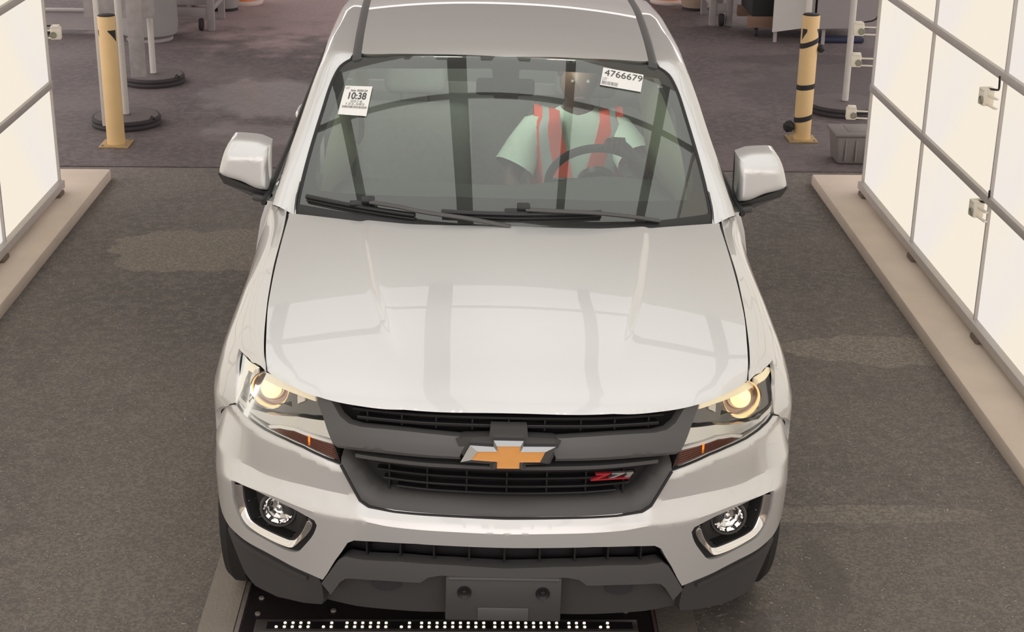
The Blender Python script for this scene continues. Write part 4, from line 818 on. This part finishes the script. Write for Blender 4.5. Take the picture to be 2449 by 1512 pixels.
# ---------------------------------------------------------------- light bar sunk in the floor in front of the wheels
LB = thing('floor_light_bar', 'black floor plate with a row of small lit LEDs under the front bumper', 'light bar', (-.17, .55, 0))
def lb(name, x0, x1, y0, y1, z0, z1, m, bev=0.): return slab(name, x0+.17, x1+.17, y0-.55, y1-.55, z0, z1, m, bev, LB)
BG = mat('smoked_plate', (.022, .018, .018), .25, noise=.3, nscale=14); ST = mat('dull_steel', (.34, .30, .28), .45, .6, noise=.2, nscale=30)
lb('plate', -.842, .515, -.6, 1.5, .0, .008, BG); lb('edge_angle', -.862, -.848, -.6, 1.5, 0, .014, ST); lb('edge_angle', .515, .525, -.6, 1.5, 0, .012, mat('rusty_angle', (.10, .055, .05), .7))
lb('strip', -.80, .462, .488, .562, .008, .013, mat('strip_grey', (.07, .062, .06), .3), .002); lb('strip_slot', -.76, .445, .502, .546, .0128, .0136, BLACK)
px = [165, 203, 240, 277, 314, 386, 422, 494, 532, 568, 605, 642, 678, 751, 788, 845, 881, 918, 955, 992, 1028, 1065, 1101, 1138, 1190, 1227, 1264, 1300, 1336, 1373, 1408, 1446, 1482, 1540, 1576, 1613, 1688, 1723]
dot = None; DOT = emitmat('led_glow', (1., .86, .60), 1.8)
for k in px:
    x = -.740+(k/1.975+580-655)*1.134/820
    for r, y in ((0, .513), (1, .537)):
        if r == 1 and k in (165, 386, 751, 1688): continue
        if dot is None: dot = lathe('led', [(.0052, 0), (.0047, .003), (.0025, .0042), (0, .0046)], DOT, LB, (0, 0, 0), (0, 0, 1), 10); o = dot
        else: o = dot.copy(); COL.objects.link(o); o.parent = LB
        o.location = (x+.17, y-.55, .0136)
for x, y in ((-.80, .70), (-.80, .60), (-.80, .46), (-.55, .62), (-.1, .62), (.43, .62)): lathe('bolt', [(.010, 0), (.009, .006), (.004, .008), (0, .008)], ST, LB, (x+.17, y-.55, .008), (0, 0, 1), 8)
CS = mat('concrete_strip', (.255, .222, .185), .9, noise=.15, nscale=6, bump=.3, bscale=90)
struct(slab('trim_4', -.985, -.868, -1.5, 2.6, -.05, .006, CS)); struct(slab('trim_5', .53, .66, -1.5, 2.6, -.05, .004, mat('dirty_concrete_strip', (.16, .14, .12), .9, noise=.3, nscale=7, bump=.3, bscale=90)))
# ---------------------------------------------------------------- bollards, stands and clutter behind the booth
YEL = mat('yellow_paint', (.60, .41, .19), .55, noise=.1, nscale=9, rvar=.1); BLK = mat('matt_black', (.014, .013, .014), .7)
def bollard(loc, lbl, straps):
    b = thing('bollard', lbl, 'bollard', loc, 'yellow bollards behind the booth')
    lathe('post', [(.0615, .012), (.0615, .885), (.058, .892), (.052, .885), (.052, .70)], YEL, b, n=40); lathe('cap', [(.056, .87), (.059, .893), (.05, .899), (0, .901)], BLK, b, n=32)
    box('base_plate', (0, 0, .006), (.20, .20, .012), mat('worn_yellow', (.36, .24, .10), .7, noise=.3, nscale=25), b, .002)
    for x, y in ((-.08, -.08), (.08, -.08), (-.08, .08), (.08, .08)): lathe('bolt', [(.010, 0), (.010, .008), (0, .010)], ST, b, (x, y, .012), n=6)
    return b
def decal(b, a0, a1, za, zb, zc):
    V = []; F = []; n = 9       # right triangle wrapped on the post
    for k in range(n): t = a0+(a1-a0)*k/(n-1); f = k/(n-1); V += [(.0622*math.cos(t), .0622*math.sin(t), za), (.0622*math.cos(t), .0622*math.sin(t), zb+(zc-zb)*f)]
    for k in range(n-1): F.append((2*k, 2*k+2, 2*k+3, 2*k+1))
    mesh('arrow_mark', V, F, BLK, b, 60)
b = bollard((-2.575, 6.66, .004), 'plain yellow bollard beside the left light wall', False); decal(b, -1.35, -.35, .80, .795, .72); decal(b, -2.9, -2.5, .80, .795, .75)
b = bollard((2.238, 6.95, .004), 'yellow bollard wrapped with black straps near the right light wall', True); decal(b, -.9, -.15, .80, .798, .72); decal(b, -2.75, -2.1, .80, .72, .78)
for z, tl in ((.70, .1), (.39, .03), (.163, .06)):
    rows = [[(.064*math.cos(t), .064*math.sin(t), z+o+tl*.25*math.cos(t)) for t in np.linspace(0, 2*math.pi, 33)] for o in (-.018, .018)]; V, F = loft(rows); mesh('strap', V, F, BLK, b, 60)
for c, r in (((.082, -.02, .66), .030), ((-.10, -.01, .10), .045)):
    lathe('strap_knot', [(0, -r), (r*.7, -r*.7), (r, 0), (r*.6, r*.7), (0, r)], BLK, b, c, (.3, .2, 1), 9, smooth=20)
WHT = mat('off_white_tube', (.50, .47, .43), .6, noise=.08, nscale=12); RUBB = mat('rubber_base', (.030, .025, .026), .8, noise=.3, nscale=20); GREYT = mat('grey_base_top', (.105, .088, .086), .85, noise=.2, nscale=14)
def stand(loc, h, lbl, rb=.245, r=.024):
    s = thing('pole_stand', lbl, 'stand', loc, 'pole stands behind the booth')
    lathe('weight', [(rb, 0), (rb+.006, .018), (rb-.003, .034), (rb+.004, .05), (rb-.006, .068), (rb-.02, .068)], RUBB, s, n=40); lathe('base_top', [(rb-.012, .060), (rb-.018, .070), (.03, .072), (.028, .078)], GREYT, s, n=40)
    lathe('pole', [(r, .05), (r, h)], WHT, s, n=20); lathe('clamp', [(r+.004, h*.62), (r+.008, h*.62+.012), (r+.004, h*.62+.024)], ST, s, n=20)
    tube('lift_hook', [(rb*.75, -.1, .055), (rb*.85, -.12, .09), (rb*.95, -.1, .06)], .006, BLK, s, 6); return s
stand((-2.625, 7.24, .004), 1.6, 'white pole on a rubber weight right behind the plain bollard'); stand((-2.695, 8.62, .004), 1.6, 'white pole on a rubber weight farther back at the left'); stand((2.745, 7.86, .004), 1.6, 'white pole on a rubber weight behind the right light wall', .30)
DUST = mat('dusty_grey_board', (.30, .275, .26), .8, noise=.35, nscale=14, detail=10)
tag(box('hanging_board', (-2.885, 8.42, .93), (.55, .02, .74), DUST, None, .004), 'wide dusty grey board hanging above the left bollard', 'board', 'dusty boards at the left'); tag(box('hanging_board', (-2.58, 7.55, .66), (.115, .015, .76), DUST, None, .004), 'narrow dusty grey strip hanging beside the plain bollard', 'board', 'dusty boards at the left')
tag(box('slim_rail', (-2.705, 6.93, .62), (.035, .035, 1.1), WHT, None, .004), 'slim pale rail standing just behind the plain bollard', 'rail')
tag(box('slim_rail', (2.285, 7.30, .80), (.045, .045, 1.5), WHT, None, .004), 'slim pale rail standing behind the strapped bollard', 'rail')
def tub():
    t = thing('storage_tub', 'grey plastic tub with lid on the floor at the end of the right light wall', 'box', (2.50, 6.40, .004)); g = mat('grey_tub', (.17, .15, .14), .6, noise=.15, nscale=12)
    bm = bmesh.new(); vs = bbox(bm, (0, 0, .10), (.34, .26, .20), .02, 3)
    for v in bm.verts: k = .86+.14*v.co.z/.2; v.co.x *= k; v.co.y *= k
    bmobj('body', bm, g, t); box('lid', (0, 0, .208), (.365, .285, .025), g, t, .008); box('lid_panel', (.03, 0, .221), (.22, .18, .006), g, t, .003)
    for x in (-.10, -.03, .04, .11): box('rib', (x, -.128, .10), (.012, .012, .15), g, t, .003)
tub()
GRY = mat('weathered_grey', (.30, .27, .265), .7, noise=.15, nscale=8); WD = mat('brown_timber', (.20, .12, .085), .8, noise=.25, nscale=10); WHB = mat('pale_board', (.46, .44, .41), .7, noise=.06, nscale=5); NAVY = mat('dark_blue', (.02, .025, .06), .7)
def cart(name, x, y, lbl, sg, deck, w=1.0):
    c = thing(name, lbl, 'cart', (x, y, .004))
    for dx, dy in ((0, 0), (-sg*w, 0), (0, .62), (-sg*w, .62)): box('leg', (dx, dy, .38), (.062, .062, .76), GRY, c, .004)
    box('rail', (0, .31, .20), (.045, .56, .05), GRY, c, .004); box('rail', (-sg*w/2, 0, .17), (w*.94, .04, .08), GRY, c, .004); box('rail', (-sg*w/2, .62, .17), (w*.94, .04, .08), GRY, c, .004)
    box('deck', (-sg*w/2, .31, .74), (w+.1, .72, .05), deck, c, .006)
    for dx, dy in ((-sg*.09, -.03), (-sg*(w-.08), -.03)): lathe('caster', [(.012, -.018), (.055, -.018), (.06, 0), (.055, .018), (.012, .018)], RUBB, c, (dx, dy, .062), (1, 0, 0), 20)
    return c
cart('work_cart', -2.585, 10.85, 'grey steel cart with casters at the far left', 1, GRY); cart('work_cart', 2.205, 11.35, 'grey steel cart at the far right beside the timber crate', -1, GRY, .16)
def tank():
    t = thing('white_tank', 'pale round tank standing behind the boards at the far left', 'tank', (-3.08, 10.42, .004))
    lathe('shell', [(0, .02), (.20, .02), (.25, .06), (.26, .12), (.26, .9), (.2, .98), (0, 1.0)], mat('pale_tank', (.27, .255, .245), .6, noise=.1, nscale=5), t, n=36); lathe('foot_ring', [(.21, 0), (.21, .05)], GRY, t, n=36); lathe('band', [(.262, .5), (.266, .51), (.266, .53), (.262, .54)], GRY, t, n=36)
tank()
def crate():
    c = thing('timber_crate', 'dark crate on a brown timber skid at the far right', 'crate', (3.02, 11.05, .004))
    box('timber', (0, -.30, .15), (1.15, .07, .105), WD, c, .004); box('timber', (0, .30, .15), (1.15, .07, .105), WD, c, .004); box('body', (0, 0, .50), (1.08, .64, .60), BLK, c, .01); box('lid', (0, 0, .82), (1.14, .70, .04), WD, c, .004)
    for x in (-.48, .48): lathe('caster', [(.01, -.015), (.04, -.015), (.045, 0), (.04, .015), (.01, .015)], RUBB, c, (x, -.25, .048), (1, 0, 0), 16)
crate()
def board_on_legs(x, y, z0, w, h, m, lbl, tilt):
    t = thing('leaning_board', lbl, 'board', (x, y, .004), 'pale boards at the far right'); bm = bmesh.new(); vs = bbox(bm, (0, 0, z0+h/2), (w, .02, h))
    for v in bm.verts:
        if v.co.z < z0+.01 and v.co.x > 0: v.co.z += tilt
    bmobj('sheet', bm, m, t, 0)
    for s in (-1, 1): box('leg', (s*w*.4, .05, .35+z0/2), (.03, .03, .7+z0), GRY, t)
board_on_legs(2.83, 10.50, .10, .38, .75, WHB, 'pale board with a slanted lower edge behind the strapped bollard', .055); board_on_legs(3.45, 10.42, .15, .85, .75, mat('grey_board', (.24, .215, .21), .7, noise=.06, nscale=5), 'wide grey board behind the right light wall', .02)
tag(box('blue_mat', (3.30, 10.58, .03), (.42, .14, .05), NAVY, None, .02), 'dark blue folded mat under the grey board at the far right', 'mat')
def beam(x, y, lbl):
    b = thing('steel_beam', lbl, 'beam', (x, y, .004)); box('web', (0, 0, .14), (.85, .03, .16), GRY, b); box('flange', (0, 0, .225), (.85, .09, .02), GRY, b, .003); box('flange', (0, 0, .055), (.85, .09, .02), GRY, b, .003)
    for x_ in (-.3, .3): box('foot', (x_, 0, .022), (.06, .12, .044), BLK, b)
beam(-3.75, 10.6, 'grey steel beam on the floor beside the left light wall')
tag(box('canvas_bin', (-3.42, 11.95, .45), (.95, .6, .88), GRY, None, .05), 'large grey canvas bin behind the far left cart', 'bin')
def cone(x, y, lbl):
    c = thing('orange_drum', lbl, 'drum', (x, y, .004), 'orange drums in the far yard'); o = mat('orange_plastic', (.75, .20, .06), .6)
    lathe('body', [(.16, .03), (.15, .5), (.13, .9), (0, .92)], o, c, n=28); lathe('base', [(.20, 0), (.205, .02), (.19, .04), (.15, .045)], mat('pale_base', (.6, .5, .45), .7), c, n=28)
    for z in (.3, .6): lathe('band', [(.158-.02*(z > .5), z), (.158-.02*(z > .5), z+.1)], WHB, c, n=28)
cone(-2.50, 12.35, 'orange drum at the far left beyond the cart'); cone(1.93, 12.65, 'orange drum at the far right beyond the cart')
def gbin(x, y, lbl, m, r):
    c = thing('round_bin', lbl, 'bin', (x, y, .004), 'round bins in the far yard'); lathe('body', [(r*.8, .02), (r*.95, .1), (r, .7), (r*1.03, .72), (r*.9, .72)], m, c, n=28); lathe('foot', [(r*.82, 0), (r*.82, .03)], BLK, c, n=28)
gbin(-2.62, 11.95, 'grey round bin between the cart and the orange drum at the far left', GRY, .15); gbin(2.16, 12.25, 'tan round bin between the cart and the orange drum at the far right', mat('tan_bin', (.34, .25, .19), .7), .17)
# ---------------------------------------------------------------- sensors clamped to the light walls
SEN = mat('ivory_sensor', (.80, .74, .63), .5, noise=.05, nscale=40)
def sensor(loc, lbl, d, cable, face=1):
    """d: unit direction from the clamp to the sensor head"""
    s = thing('wall_sensor', lbl, 'sensor', loc, 'ivory sensors on the light walls'); d = Vector(d); rot = Matrix.Rotation(math.atan2(d.y, d.x), 4, 'Z'); s.matrix_world = Matrix.Translation(loc) @ rot
    for z in (-.022, .022): box('bracket_arm', (.045, 0, z), (.09, .016, .007), SEN, s, .001)
    box('head', (.115, 0, .008), (.062, .055, .075), SEN, s, .008); box('cap', (.112, .0, .046), (.05, .06, .014), SEN, s, .004)
    lathe('lens_ring', [(.016, 0), (.020, .005), (.016, .009), (.013, .004), (0, .005)], mat('sensor_ring', (.30, .29, .22), .5), s, (.10, .028*face, .0), (0, face, 0), 20)
    if cable: tube('cable', [Vector(p) for p in smoothpath([(.10, 0, .05), (.05, -.02, .055), (.015, -.01, .075), (.0, 0, .13)], 6)], .005, BLK, s, 6)
for z, l in ((1.062, 'top'), (.872, 'middle'), (.545, 'bottom')):
    sensor((2.335, 5.47, z), f'ivory sensor poking out past the end of the right light wall, {l} of three', (-1, .15, 0), z > 1)
sensor((-2.70, 5.40, 1.008), 'ivory sensor poking out past the end of the left light wall', (1, .15, 0), True, -1)
sensor((2.300, 3.075, 1.18), 'ivory sensor with black cable on the right light wall, above the lower bar', (-.12, 1, 0), True); sensor((2.300, 3.02, .655), 'ivory sensor with black cable on the right light wall, below the lower bar', (-.12, 1, 0), True)
